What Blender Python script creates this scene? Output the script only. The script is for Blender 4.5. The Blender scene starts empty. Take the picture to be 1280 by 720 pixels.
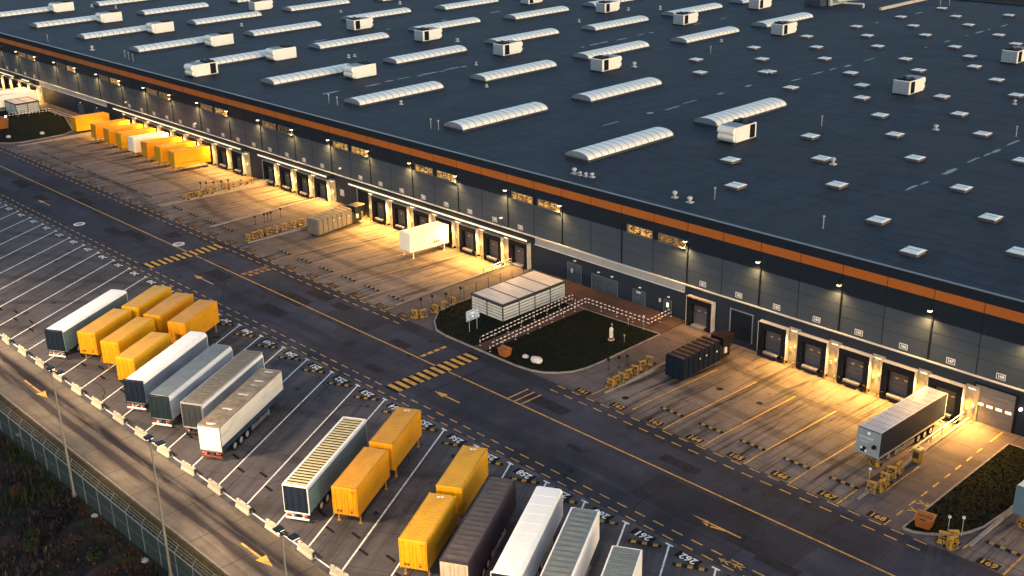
import bpy, bmesh, math, random
from mathutils import Vector, Matrix
random.seed(7)
C = bpy.context.scene.collection
SC = bpy.context.scene
R = math.radians

# ------------------------------------------------------------------ camera, sky, sun, exposure
cd = bpy.data.cameras.new('camera'); cam = bpy.data.objects.new('camera', cd); C.objects.link(cam)
cd.sensor_width = 36.0; cd.lens = 36.0 * 1451.24 / 1280.0; cd.clip_start = 1.0; cd.clip_end = 4000.0
_p, _r, _y = 0.378176389, -0.023607321, -0.814007599
_f = Vector((math.sin(_y)*math.cos(_p), math.cos(_y)*math.cos(_p), -math.sin(_p)))
_rt = Vector((math.cos(_y), -math.sin(_y), 0)); _up = _rt.cross(_f)
_r2 = _rt*math.cos(_r) + _up*math.sin(_r); _u2 = -_rt*math.sin(_r) + _up*math.cos(_r)
cam.matrix_world = Matrix(((_r2.x, _u2.x, -_f.x, 0), (_r2.y, _u2.y, -_f.y, 0), (_r2.z, _u2.z, -_f.z, 60.0), (0, 0, 0, 1)))
SC.camera = cam
SUN_EL, SUN_AZ = 9.0, 94.0          # azimuth clockwise from +Y: low in the +X sky, along the warehouse wall
w = bpy.data.worlds.new('World'); SC.world = w; w.use_nodes = True
nt = w.node_tree; bg = nt.nodes['Background']
sky = nt.nodes.new('ShaderNodeTexSky'); sky.sky_type = 'NISHITA'; sky.sun_disc = False
sky.sun_elevation = R(SUN_EL); sky.sun_rotation = R(SUN_AZ); sky.air_density = 1.0; sky.dust_density = 1.4; sky.ozone_density = 1.6
nt.links.new(sky.outputs[0], bg.inputs[0]); bg.inputs[1].default_value = 0.15
sl = bpy.data.lights.new('sun', 'SUN'); sl.energy = 0.12; sl.angle = R(6.0); sl.color = (1.0, 0.86, 0.70)
so = bpy.data.objects.new('sun', sl); C.objects.link(so)
_d = Vector((math.sin(R(SUN_AZ))*math.cos(R(SUN_EL)), math.cos(R(SUN_AZ))*math.cos(R(SUN_EL)), math.sin(R(SUN_EL))))
so.rotation_euler = _d.to_track_quat('Z', 'Y').to_euler(); so.location = (0, 0, 120)
SC.view_settings.view_transform = 'Standard'; SC.view_settings.look = 'None'; SC.view_settings.gamma = 1.0
SC.view_settings.use_curve_mapping = False; SC.view_settings.exposure = 1.22
POLE_W, PIER_W, WALLL_W = 6600.0, 5200.0, 2000.0    # lamp powers (watts)
WARM = (1.0, 0.53, 0.115); WARM2 = (1.0, 0.54, 0.17)

# ------------------------------------------------------------------ materials
MATS = {}
def _n(nt, t, **k):
    n = nt.nodes.new(t)
    for a, v in k.items():
        if a in n.bl_rna.properties: setattr(n, a, v)
        else: n.inputs[a.replace('_', ' ')].default_value = v
    return n
def _math(nt, op, a, b=None, c=None):
    n = nt.nodes.new('ShaderNodeMath'); n.operation = op
    for i, v in enumerate((a, b, c)):
        if v is None: continue
        if isinstance(v, (int, float)): n.inputs[i].default_value = v
        else: nt.links.new(v, n.inputs[i])
    return n.outputs[0]
def _mix(nt, fac, a, b, mode='MIX'):
    n = nt.nodes.new('ShaderNodeMix'); n.data_type = 'RGBA'; n.blend_type = mode
    for s, v in ((n.inputs[0], fac), (n.inputs[6], a), (n.inputs[7], b)):
        if isinstance(v, (int, float)): s.default_value = v
        elif isinstance(v, tuple): s.default_value = v + (1,) if len(v) == 3 else v
        else: nt.links.new(v, s)
    return n.outputs[2]
def _ramp(nt, v, lo, hi):
    n = nt.nodes.new('ShaderNodeMapRange'); n.inputs[1].default_value = lo; n.inputs[2].default_value = hi
    nt.links.new(v, n.inputs[0]); return n.outputs[0]
def _coords(nt, space, rot=0.0, scl=(1, 1, 1)):
    if space == 'world': o = nt.nodes.new('ShaderNodeNewGeometry').outputs['Position']
    else: o = nt.nodes.new('ShaderNodeTexCoord').outputs['Object']
    m = nt.nodes.new('ShaderNodeMapping'); m.inputs[2].default_value = (0, 0, rot); m.inputs[3].default_value = scl
    nt.links.new(o, m.inputs[0]); return m.outputs[0]
def _noise(nt, vec, scale, detail=4.0, rough=0.6):
    n = nt.nodes.new('ShaderNodeTexNoise'); n.inputs['Scale'].default_value = scale
    n.inputs['Detail'].default_value = detail; n.inputs['Roughness'].default_value = rough
    nt.links.new(vec, n.inputs['Vector']); return n.outputs[0]
def base(name):
    m = bpy.data.materials.new(name); m.use_nodes = True
    return m, m.node_tree, m.node_tree.nodes['Principled BSDF']
def pbr(name, col, rough=0.6, metal=0.0, var=0.18, scale=0.8, dirt=None, dscale=1.2, damt=0.5, stretch=(1, 1, 1), space='object', bump=0.0, trans=0.0):
    """painted / metal / concrete surface: base colour with a mottled tone and patches of wear"""
    if name in MATS: return MATS[name]
    m, nt, b = base(name)
    v = _coords(nt, space, 0.0, stretch)
    n1 = _noise(nt, v, scale, 5.0, 0.65)
    lo = tuple(c*(1-var) for c in col); hi = tuple(min(1, c*(1+var)) for c in col)
    out = _mix(nt, _ramp(nt, n1, 0.3, 0.7), lo, hi)
    if dirt is not None:
        n2 = _noise(nt, v, dscale, 8.0, 0.7)
        out = _mix(nt, _math(nt, 'MULTIPLY', _ramp(nt, n2, 0.48, 0.72), damt), out, dirt)
    nt.links.new(out, b.inputs['Base Color'])
    b.inputs['Roughness'].default_value = rough; b.inputs['Metallic'].default_value = metal
    mx_ = max(col); b.inputs['Specular IOR Level'].default_value = 0.06 if mx_ < .04 else (0.15 if mx_ < .12 else 0.35)
    if bump:
        bn = nt.nodes.new('ShaderNodeBump'); bn.inputs['Strength'].default_value = bump; bn.inputs['Distance'].default_value = 0.05
        nt.links.new(n1, bn.inputs['Height']); nt.links.new(bn.outputs[0], b.inputs['Normal'])
    if trans: b.inputs['Transmission Weight'].default_value = trans
    MATS[name] = m; return m
def emit(name, col, strength):
    if name in MATS: return MATS[name]
    m, nt, b = base(name)
    b.inputs['Base Color'].default_value = (0.8, 0.8, 0.8, 1)
    b.inputs['Emission Color'].default_value = col + (1,); b.inputs['Emission Strength'].default_value = strength
    MATS[name] = m; return m
def _lines(nt, vec, axis, period, width, off=0.0):
    s = nt.nodes.new('ShaderNodeSeparateXYZ'); nt.links.new(vec, s.inputs[0])
    f = _math(nt, 'FRACT', _math(nt, 'DIVIDE', _math(nt, 'ADD', s.outputs[axis], off), period))
    return _math(nt, 'LESS_THAN', f, width/period)
def paving(name, col, rot, period, off, streak_axis, streak=0.5, stain=(0.02, 0.02, 0.022), joint=0.55, rough=0.85, band=None, patch=None):
    """asphalt / concrete slabs: aggregate tone, slab joints, tyre streaks along one axis, oil stains, tar patches"""
    m, nt, b = base(name)
    v = _coords(nt, 'world', rot)
    big = _noise(nt, v, 0.07, 4.0, 0.6); mid = _noise(nt, v, 0.5, 6.0, 0.7); fine = _noise(nt, v, 6.0, 3.0, 0.8)
    lo = tuple(c*0.55 for c in col); hi = tuple(c*1.5 for c in col)
    t = _math(nt, 'ADD', _math(nt, 'MULTIPLY', big, 0.5), _math(nt, 'ADD', _math(nt, 'MULTIPLY', mid, 0.3), _math(nt, 'MULTIPLY', fine, 0.2)))
    out = _mix(nt, _ramp(nt, t, 0.36, 0.64), lo, hi)
    sc = [1.0, 1.0, 1.0]; sc[streak_axis] = 0.05
    vs = _coords(nt, 'world', rot); mp = nt.nodes.new('ShaderNodeMapping'); mp.inputs[3].default_value = tuple(sc); nt.links.new(vs, mp.inputs[0])
    st = _noise(nt, mp.outputs[0], 1.1, 5.0, 0.65)
    out = _mix(nt, _math(nt, 'MULTIPLY', _ramp(nt, st, 0.50, 0.66), streak), out, stain)
    sp = _noise(nt, v, 0.9, 3.0, 0.5)
    out = _mix(nt, _math(nt, 'MULTIPLY', _ramp(nt, sp, 0.66, 0.74), 0.55), out, stain)
    wv = nt.nodes.new('ShaderNodeTexWave'); wv.wave_type = 'RINGS'; wv.inputs['Scale'].default_value = 0.035; wv.inputs['Distortion'].default_value = 9.0; wv.inputs['Detail'].default_value = 2.0; wv.inputs['Detail Scale'].default_value = 0.35
    nt.links.new(v, wv.inputs['Vector'])
    out = _mix(nt, _math(nt, 'MULTIPLY', _ramp(nt, wv.outputs[1], 0.90, 0.98), 0.38), out, stain)
    if patch:   # repaired rectangles of newer asphalt
        br = nt.nodes.new('ShaderNodeTexBrick'); br.inputs['Scale'].default_value = 1.0
        br.inputs['Brick Width'].default_value = patch; br.inputs['Row Height'].default_value = patch*0.55; br.inputs['Mortar Size'].default_value = 0.0
        br.inputs['Color1'].default_value = (0, 0, 0, 1); br.inputs['Color2'].default_value = (1, 1, 1, 1)
        nt.links.new(v, br.inputs['Vector'])
        out = _mix(nt, _math(nt, 'MULTIPLY', _ramp(nt, br.outputs[0], 0.45, 0.95), 0.55), out, stain)
    if band:    # darker streaky band along x: (y centre, half width, amount, colour)
        for yc, hw, amt, bc in band:
            s = nt.nodes.new('ShaderNodeSeparateXYZ'); nt.links.new(v, s.inputs[0])
            mp2 = nt.nodes.new('ShaderNodeMapping'); mp2.inputs[3].default_value = (0.10, 1.0, 1.0); nt.links.new(v, mp2.inputs[0])
            wob = _noise(nt, mp2.outputs[0], 0.9, 5.0, 0.6)
            yy = _math(nt, 'ABSOLUTE', _math(nt, 'SUBTRACT', _math(nt, 'ADD', s.outputs[1], _math(nt, 'MULTIPLY', wob, 1.2)), yc + 0.6))
            f = _math(nt, 'MULTIPLY', _math(nt, 'SUBTRACT', 1.0, _ramp(nt, yy, hw*0.35, hw)), _ramp(nt, wob, 0.25, 0.50))
            out = _mix(nt, _math(nt, 'MULTIPLY', f, amt), out, bc)
    if period:
        jn = _math(nt, 'MAXIMUM', _lines(nt, v, 0, period, 0.09, off[0]), _lines(nt, v, 1, period, 0.09, off[1]))
        out = _mix(nt, _math(nt, 'MULTIPLY', jn, joint), out, (0.012, 0.011, 0.011))
    nt.links.new(out, b.inputs['Base Color']); b.inputs['Roughness'].default_value = rough; b.inputs['Specular IOR Level'].default_value = 0.12
    nt.links.new(_ramp(nt, sp, 1.0, -0.2), b.inputs['Roughness']) if False else None
    bn = nt.nodes.new('ShaderNodeBump'); bn.inputs['Strength'].default_value = 0.25; bn.inputs['Distance'].default_value = 0.02
    nt.links.new(fine, bn.inputs['Height']); nt.links.new(bn.outputs[0], b.inputs['Normal'])
    MATS[name] = m; return m

# ------------------------------------------------------------------ mesh builder
class MB:
    def __init__(s): s.v = []; s.f = []; s.m = []
    def face(s, pts, mi=0):
        i = len(s.v); s.v += [tuple(p) for p in pts]; s.f.append(tuple(range(i, i+len(pts)))); s.m.append(mi)
    def box(s, x0, x1, y0, y1, z0, z1, mi=0):
        i = len(s.v)
        s.v += [(x0,y0,z0),(x1,y0,z0),(x1,y1,z0),(x0,y1,z0),(x0,y0,z1),(x1,y0,z1),(x1,y1,z1),(x0,y1,z1)]
        for q in ((3,2,1,0),(4,5,6,7),(0,1,5,4),(1,2,6,5),(2,3,7,6),(3,0,4,7)):
            s.f.append(tuple(i+k for k in q)); s.m.append(mi)
        return s
    def cbox(s, x0, x1, y0, y1, z0, z1, b=0.03, mi=0):
        """box with chamfered edges"""
        c = ((x0+x1)/2, (y0+y1)/2, (z0+z1)/2); h = ((x1-x0)/2, (y1-y0)/2, (z1-z0)/2)
        b = min(b, h[0]*0.9, h[1]*0.9, h[2]*0.9); idx = {}
        for sx in (-1, 1):
            for sy in (-1, 1):
                for sz in (-1, 1):
                    sg = (sx, sy, sz)
                    for a in range(3):
                        p = [c[k] + sg[k]*(h[k] if k == a else h[k]-b) for k in range(3)]
                        idx[(sg, a)] = len(s.v); s.v.append(tuple(p))
        def sgn(a, sa, o): 
            r = [0, 0, 0]; r[a] = sa
            for k, val in o.items(): r[k] = val
            return tuple(r)
        for a in range(3):
            p, q = [k for k in range(3) if k != a]
            for sa in (-1, 1):
                loop = [idx[(sgn(a, sa, {p: u, q: v}), a)] for u, v in ((-1,-1),(1,-1),(1,1),(-1,1))]
                s.f.append(tuple(loop)); s.m.append(mi)
        for a, d in ((0,1),(0,2),(1,2)):
            k = 3 - a - d
            for sa in (-1, 1):
                for sd in (-1, 1):
                    A = sgn(a, sa, {d: sd, k: -1}); B = sgn(a, sa, {d: sd, k: 1})
                    s.f.append((idx[(A, a)], idx[(B, a)], idx[(B, d)], idx[(A, d)])); s.m.append(mi)
        for sx in (-1, 1):
            for sy in (-1, 1):
                for sz in (-1, 1):
                    sg = (sx, sy, sz); s.f.append((idx[(sg,0)], idx[(sg,1)], idx[(sg,2)])); s.m.append(mi)
        return s
    def cyl(s, p0, p1, r0, r1=None, n=10, mi=0, cap=True):
        r1 = r0 if r1 is None else r1
        p0, p1 = Vector(p0), Vector(p1); d = (p1-p0).normalized()
        a = d.orthogonal().normalized(); b = d.cross(a); i = len(s.v)
        for p, r in ((p0, r0), (p1, r1)):
            for k in range(n):
                t = 2*math.pi*k/n; s.v.append(tuple(p + a*math.cos(t)*r + b*math.sin(t)*r))
        for k in range(n):
            s.f.append((i+k, i+(k+1) % n, i+n+(k+1) % n, i+n+k)); s.m.append(mi)
        if cap:
            s.f.append(tuple(i+k for k in range(n))[::-1]); s.m.append(mi)
            s.f.append(tuple(i+n+k for k in range(n))); s.m.append(mi)
        return s
    def path(s, pts, r, n=6, mi=0):
        for a, b in zip(pts[:-1], pts[1:]): s.cyl(a, b, r, None, n, mi)
        return s
    def prism(s, pts, z0, z1, mi=0):
        """polygon outline in x, y extruded in z"""
        i = len(s.v); n = len(pts)
        s.v += [(p[0], p[1], z0) for p in pts] + [(p[0], p[1], z1) for p in pts]
        s.f.append(tuple(i+k for k in range(n))[::-1]); s.m.append(mi)
        s.f.append(tuple(i+n+k for k in range(n))); s.m.append(mi)
        for k in range(n): s.f.append((i+k, i+(k+1) % n, i+n+(k+1) % n, i+n+k)); s.m.append(mi)
        return s
    def mesh(s, name, mats, smooth=False, fix=True):
        me = bpy.data.meshes.new(name); me.from_pydata(s.v, [], s.f)
        for m in (mats if isinstance(mats, (list, tuple)) else [mats]): me.materials.append(m)
        me.polygons.foreach_set('material_index', s.m)
        if fix:
            b = bmesh.new(); b.from_mesh(me); bmesh.ops.recalc_face_normals(b, faces=b.faces); b.to_mesh(me); b.free()
        if smooth: me.polygons.foreach_set('use_smooth', [True]*len(me.polygons))
        me.update(); return me
    def build(s, name, mats, parent=None, loc=None, rot=None, **k):
        return link(name, s.mesh(name, mats, **k), parent, loc, rot)
def link(name, me, parent=None, loc=None, rot=None):
    o = bpy.data.objects.new(name, me); C.objects.link(o)
    if parent is not None: o.parent = parent
    if loc is not None: o.location = loc
    if rot is not None: o.rotation_euler = rot
    return o
def thing(name, label, cat, loc=(0, 0, 0), rz=0.0, group=None, rx=0.0):
    o = bpy.data.objects.new(name, None); o.empty_display_size = 0.5; C.objects.link(o)
    o.location = loc; o.rotation_euler = (rx, 0, rz); return tag(o, label, cat, group)
def tag(o, label, cat, group=None):
    o['label'] = label; o['category'] = cat
    if group: o['group'] = group
    return o
def struct(o, kind='structure'): o['kind'] = kind; return o
def copy_tree(o, parent=None):
    c = o.copy(); C.objects.link(c)
    if parent is not None: c.parent = parent
    for ch in list(o.children): copy_tree(ch, c)
    return c
def text_mesh(body, size, depth=0.0, bold=0.02):
    cu = bpy.data.curves.new('lettering', 'FONT'); cu.body = body; cu.size = size; cu.align_x = 'CENTER'; cu.align_y = 'CENTER'
    cu.offset = bold; cu.resolution_u = 2
    o = bpy.data.objects.new('lettering', cu); C.objects.link(o)
    me = bpy.data.meshes.new_from_object(o.evaluated_get(bpy.context.evaluated_depsgraph_get()))
    bpy.data.objects.remove(o); bpy.data.curves.remove(cu); return me
def add_text(mb, body, size, x, y, z, rot=0.0, mi=0, bold=0.02, plane='xy'):
    me = text_mesh(body, size, bold=bold); i = len(mb.v); c, s = math.cos(rot), math.sin(rot)
    for v in me.vertices:
        a, b = v.co.x*c - v.co.y*s, v.co.x*s + v.co.y*c
        mb.v.append((x+a, y+b, z) if plane == 'xy' else (x+a, y, z+b))
    for p in me.polygons: mb.f.append(tuple(i+k for k in p.vertices)); mb.m.append(mi)
    bpy.data.meshes.remove(me)
ORD = ['first', 'second', 'third', 'fourth', 'fifth', 'sixth', 'seventh', 'eighth', 'ninth', 'tenth', 'eleventh', 'twelfth', 'thirteenth',
       'fourteenth', 'fifteenth', 'sixteenth', 'seventeenth', 'eighteenth', 'nineteenth', 'twentieth', 'twenty-first', 'twenty-second', 'twenty-third', 'twenty-fourth', 'twenty-fifth', 'twenty-sixth', 'twenty-seventh', 'twenty-eighth', 'twenty-ninth', 'thirtieth']
def spot(name, loc, target, watts, col, angle=150.0, blend=1.0, size=0.15, parent=None):
    l = bpy.data.lights.new(name, 'SPOT'); l.energy = watts; l.color = col; l.spot_size = R(angle); l.spot_blend = blend; l.shadow_soft_size = size
    o = bpy.data.objects.new(name, l); C.objects.link(o); o.location = loc
    o.rotation_euler = (Vector(loc)-Vector(target)).to_track_quat('Z', 'Y').to_euler()
    if parent is not None: o.parent = parent
    return o
# ------------------------------------------------------------------ palette
asph = paving('road_asphalt', (0.041, 0.0415, 0.056), 0.0, 5.65, (0.7, 0.0), 0, 0.35, (0.018, 0.018, 0.021), 0.45, patch=9.0)
park = paving('parking_asphalt', (0.078, 0.073, 0.078), R(-29.5), 5.65, (0.0, 1.5), 1, 0.5, (0.02, 0.019, 0.02), 0.5)
lane = paving('lane_concrete', (0.135, 0.115, 0.094), 0.0, 5.65, (1.4, 1.05), 0, 0.35, (0.03, 0.028, 0.030), 0.7, band=[(44.1, 1.0, 1.0, (0.018, 0.016, 0.021)), (42.5, 0.9, 0.9, (0.024, 0.021, 0.025))])
apron = paving('apron_concrete', (0.145, 0.118, 0.104), 0.0, 5.5, (1.1, 0.0), 1, 1.0, (0.016, 0.014, 0.018), 0.6)
pave = paving('pavement_concrete', (0.105, 0.085, 0.079), 0.0, 5.0, (1.0, 0.0), 1, 0.35, (0.03, 0.027, 0.028), 0.5)
brownp = paving('walkway_gravel', (0.075, 0.045, 0.036), 0.0, 0, (0, 0), 0, 0.3, (0.03, 0.02, 0.018), 0.3)
grassm = pbr('lawn_grass', (0.0085, 0.0115, 0.0066), 0.95, var=0.3, scale=2.0, dirt=(0.011, 0.010, 0.006), dscale=0.5, damt=0.6, space='world', bump=0.8)
soil = pbr('bank_soil', (0.036, 0.025, 0.021), 0.95, var=0.5, scale=0.6, dirt=(0.022, 0.022, 0.016), dscale=0.15, damt=0.8, space='world', bump=0.8)
vergem = pbr('verge_grass', (0.035, 0.032, 0.016), 0.95, var=0.5, scale=1.6, dirt=(0.05, 0.036, 0.018), dscale=0.6, damt=0.7, space='world', bump=0.8)
concrete = pbr('concrete', (0.46, 0.42, 0.34), 0.85, var=0.15, scale=2.2, dirt=(0.22, 0.19, 0.15), dscale=3.0, damt=0.6, bump=0.2)
kerbm = pbr('kerb_stone', (0.22, 0.19, 0.17), 0.85, var=0.25, scale=1.2, dirt=(0.08, 0.07, 0.06), dscale=1.5, damt=0.6, space='world')
whitepaint = pbr('white_road_paint', (0.74, 0.73, 0.69), 0.7, var=0.08, scale=3.0, dirt=(0.14, 0.135, 0.13), dscale=1.8, damt=0.9, space='world')
yelpaint = pbr('yellow_road_paint', (0.56, 0.29, 0.05), 0.7, var=0.12, scale=3.0, dirt=(0.09, 0.06, 0.04), dscale=1.3, damt=1.0, space='world')
wornpaint = pbr('worn_orange_paint', (0.36, 0.16, 0.035), 0.8, var=0.3, scale=2.0, dirt=(0.06, 0.045, 0.035), dscale=1.4, damt=0.9, space='world')
blackpaint = pbr('black_road_paint', (0.012, 0.012, 0.013), 0.75, var=0.2, scale=3.0, space='world')
rubber = pbr('black_rubber', (0.014, 0.013, 0.014), 0.8, var=0.2, scale=3.0)
yelband = pbr('yellow_stop_band', (0.26, 0.165, 0.035), 0.7, var=0.2, scale=5.0, dirt=(0.09, 0.07, 0.04), dscale=4.0, damt=0.8)
roofm = pbr('roof_membrane', (0.030, 0.036, 0.046), 0.7, var=0.30, scale=0.45, dirt=(0.017, 0.021, 0.029), dscale=0.07, damt=0.85, space='world', stretch=(1, .45, 1))
_nt = roofm.node_tree; _b = _nt.nodes['Principled BSDF']; _src = _b.inputs['Base Color'].links[0].from_socket
_v = _coords(_nt, 'world', 0, (.5, 2.2, 1)); _f = _noise(_nt, _v, 1.2, 6.0, .75)
_o = _mix(_nt, _math(_nt, 'MULTIPLY', _ramp(_nt, _f, .50, .70), .6), _src, (0.058, 0.062, 0.070))
_g = _noise(_nt, _coords(_nt, 'world', .5, (1, 1, 1)), .035, 5.0, .6)
_o = _mix(_nt, _math(_nt, 'MULTIPLY', _ramp(_nt, _g, .48, .70), .6), _o, (0.046, 0.048, 0.052)); 
_h = _noise(_nt, _coords(_nt, 'world', .2, (.12, 1.0, 1)), .35, 7.0, .75)
_o = _mix(_nt, _math(_nt, 'MULTIPLY', _ramp(_nt, _h, .54, .72), .7), _o, (0.014, 0.017, 0.023)); _nt.links.new(_o, _b.inputs['Base Color'])
wallgrey = pbr('grey_cladding', (0.050, 0.068, 0.094), 0.45, var=0.06, scale=0.25, dirt=(0.040, 0.056, 0.080), dscale=0.6, damt=0.4, stretch=(1, 1, 0.25), space='world')
walldark = pbr('dark_cladding', (0.013, 0.020, 0.032), 0.45, var=0.08, scale=0.3, space='world')
wallbase = pbr('plinth_cladding', (0.021, 0.031, 0.046), 0.5, var=0.10, scale=0.4, dirt=(0.010, 0.016, 0.025), dscale=0.8, damt=0.5, space='world')
stripem = pbr('orange_stripe', (0.38, 0.105, 0.014), 0.45, var=0.06, scale=0.2, dirt=(0.28, 0.075, 0.012), dscale=0.5, damt=0.5, space='world')
seamm = pbr('dark_joint', (0.010, 0.013, 0.020), 0.6)
ledgem = pbr('pale_metal_trim', (0.55, 0.55, 0.54), 0.4, var=0.08, scale=0.5, space='world')
stripm = pbr('corrugated_pale_cladding', (0.36, 0.36, 0.37), 0.5, var=0.10, scale=0.5, dirt=(0.22, 0.22, 0.23), dscale=1.0, damt=0.5, space='world')
pierm = pbr('pier_cladding', (0.34, 0.30, 0.22), 0.6, var=0.10, scale=0.7, dirt=(0.10, 0.08, 0.055), dscale=1.2, damt=0.7)
blackm = pbr('black_curtain', (0.012, 0.013, 0.017), 0.75, var=0.25, scale=1.5)
doorm = pbr('dock_door_grey', (0.075, 0.082, 0.100), 0.45, var=0.12, scale=0.8, stretch=(1, 1, 6))
steel = pbr('galvanised_steel', (0.42, 0.43, 0.44), 0.4, 0.6, var=0.15, scale=2.0)
darksteel = pbr('dark_steel', (0.045, 0.047, 0.052), 0.5, 0.4, var=0.2, scale=2.0)
skyw = pbr('opal_skylight', (0.88, 0.83, 0.73), 0.3, var=0.06, scale=0.6, dirt=(0.74, 0.66, 0.54), dscale=0.8, damt=0.5)
skyend = pbr('skylight_end', (0.20, 0.22, 0.25), 0.4, var=0.2, scale=0.8)
ribm = pbr('skylight_rib', (0.36, 0.34, 0.31), 0.5, var=0.15, scale=1.0)
ahuw = pbr('unit_white', (0.86, 0.81, 0.72), 0.4, var=0.05, scale=0.7, dirt=(0.60, 0.56, 0.49), dscale=1.5, damt=0.35)
ahug = pbr('unit_grey', (0.30, 0.33, 0.37), 0.5, var=0.12, scale=1.5)
blackg = pbr('black_grille', (0.012, 0.012, 0.014), 0.6, var=0.3, scale=4.0, stretch=(1, 1, 6))
lampglow = emit('lamp_glow', (1.0, 0.70, 0.32), 3.5)
stripglow = emit('fascia_glow', (1.0, 0.78, 0.46), 0.42)
amber = emit('amber_signal', (1.0, 0.52, 0.16), 1.2)
yelsteel = pbr('yellow_steel', (0.36, 0.20, 0.018), 0.55, var=0.3, scale=2.0, dirt=(0.07, 0.035, 0.014), dscale=2.0, damt=0.9)
orangep = pbr('orange_plastic', (0.26, 0.085, 0.02), 0.5, var=0.15, scale=2.0, dirt=(0.12, 0.045, 0.016), dscale=2.0, damt=0.6)
redpaint = pbr('red_paint', (0.22, 0.035, 0.03), 0.5)
whitep = pbr('white_paint', (0.78, 0.77, 0.74), 0.45, var=0.06, scale=2.0)

def winmat(name, k_):
    m, nt, b = base(name)
    v = _coords(nt, 'object')
    vo = nt.nodes.new('ShaderNodeTexVoronoi'); vo.inputs['Scale'].default_value = 1.6; vo.distance = 'CHEBYCHEV'
    mp = nt.nodes.new('ShaderNodeMapping'); mp.inputs[3].default_value = (2.0, 0.1, 3.2); nt.links.new(v, mp.inputs[0]); nt.links.new(mp.outputs[0], vo.inputs['Vector'])
    s = nt.nodes.new('ShaderNodeSeparateColor'); nt.links.new(vo.outputs['Color'], s.inputs[0])
    f = _ramp(nt, s.outputs[0], 0.05, 0.95)
    col = _mix(nt, s.outputs[1], (1.0, 0.36, 0.04), (1.0, 0.62, 0.16))
    nt.links.new(col, b.inputs['Emission Color'])
    nt.links.new(_math(nt, 'MULTIPLY', f, k_), b.inputs['Emission Strength'])
    b.inputs['Base Color'].default_value = (0.02, 0.02, 0.02, 1); b.inputs['Roughness'].default_value = 0.1
    return m
winm, winmd, winmo = winmat('lit_window', .5), winmat('dim_window', .2), winmat('dark_window', .04)

# ------------------------------------------------------------------ ground: one terrain sheet, yard sheets a little above it
def wellz(y): return 0.0 if y <= 90 else -0.8*(y-90)/21.0
tb = MB()
prof_t = prof = [(-500, -14), (-60, -12), (0, -8.5), (12, -6.2), (20, -4.4), (26, -3.2), (31, -1.9), (34.5, -0.9), (36.3, -0.5), (38.2, -0.28), (39.7, -0.06), (40.3, -1.6), (112, -1.6), (303, -1.6), (307, -0.5), (420, 0), (1500, 25)]
xs = [-1500, -600, -400] + [(-330 + 2.5*i) for i in range(int(380/2.5)+1)] + [120, 400, 900]
idx = {}
for i, x in enumerate(xs):
    for j, (y, z) in enumerate(prof):
        dz = 0.0
        if y < 36 and -340 < x < 60: dz = 0.45*math.sin(x*0.31 + j*1.7) + 0.3*math.sin(x*0.83 + j) + random.uniform(-.2, .2)
        idx[(i, j)] = len(tb.v); tb.v.append((x, y, z+dz))
for i in range(len(xs)-1):
    for j in range(len(prof)-1):
        tb.f.append((idx[(i, j)], idx[(i+1, j)], idx[(i+1, j+1)], idx[(i, j+1)])); y = prof[j][0]
        tb.m.append(1 if 34 < y < 40 else 0)
struct(tb.build('ground', [soil, vergem], fix=False))
X0, X1 = -420.0, 60.0
struct(MB().box(X0, X1, 39.86, 40.0, -0.5, 0.10).build('kerb_strip', kerbm))
def sheet(name, x0, x1, y0, y1, m, z=0.0):
    mb = MB(); n = max(1, int((x1-x0)/40))
    for k in range(n):
        a, b = x0+(x1-x0)*k/n, x0+(x1-x0)*(k+1)/n
        mb.face([(a, y0, z), (b, y0, z), (b, y1, z), (a, y1, z)])
    return struct(mb.build(name, m, fix=False))
sheet('service_lane', X0, X1, 40.0, 46.1, lane)
sheet('parking_ground', X0, X1, 46.1, 70.7, park)
sheet('road', X0, X1, 70.7, 86.4, asph)
WELLS = [(-78.6, -46.75), (-153.8, -116.9), (-182.0, -165.7), (-243.4, -183.2), (-330.0, -283.5), (-35.4, 20.0)]
flats = []; cur = X1
for a, b in sorted(WELLS, key=lambda t: -t[1]):
    if b < cur: flats.append((b, cur))
    cur = a
flats.append((X0, cur))
wm = MB()
for a, b in WELLS:
    wm.face([(a, 86.4, 0), (b, 86.4, 0), (b, 90, 0), (a, 90, 0)])
    ys = [90, 95, 100, 105, 111.2]
    for p, q in zip(ys[:-1], ys[1:]): wm.face([(a, p, wellz(p)), (b, p, wellz(p)), (b, q, wellz(q)), (a, q, wellz(q))])
struct(wm.build('loading_apron', apron, fix=False))
fm = MB()
for a, b in flats: fm.face([(a, 86.4, 0), (b, 86.4, 0), (b, 111.2, 0), (a, 111.2, 0)])
struct(fm.build('pavement', pave, fix=False))
kb = MB()     # low kerb walls along both sides of every loading well
for a, b in WELLS:
    for x, s in ((a, -1), (b, 1)):
        kb.box(min(x, x+0.3*s), max(x, x+0.3*s), 88.5, 110.9, -0.9, 0.16)
struct(kb.build('well_kerb', kerbm))

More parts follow.
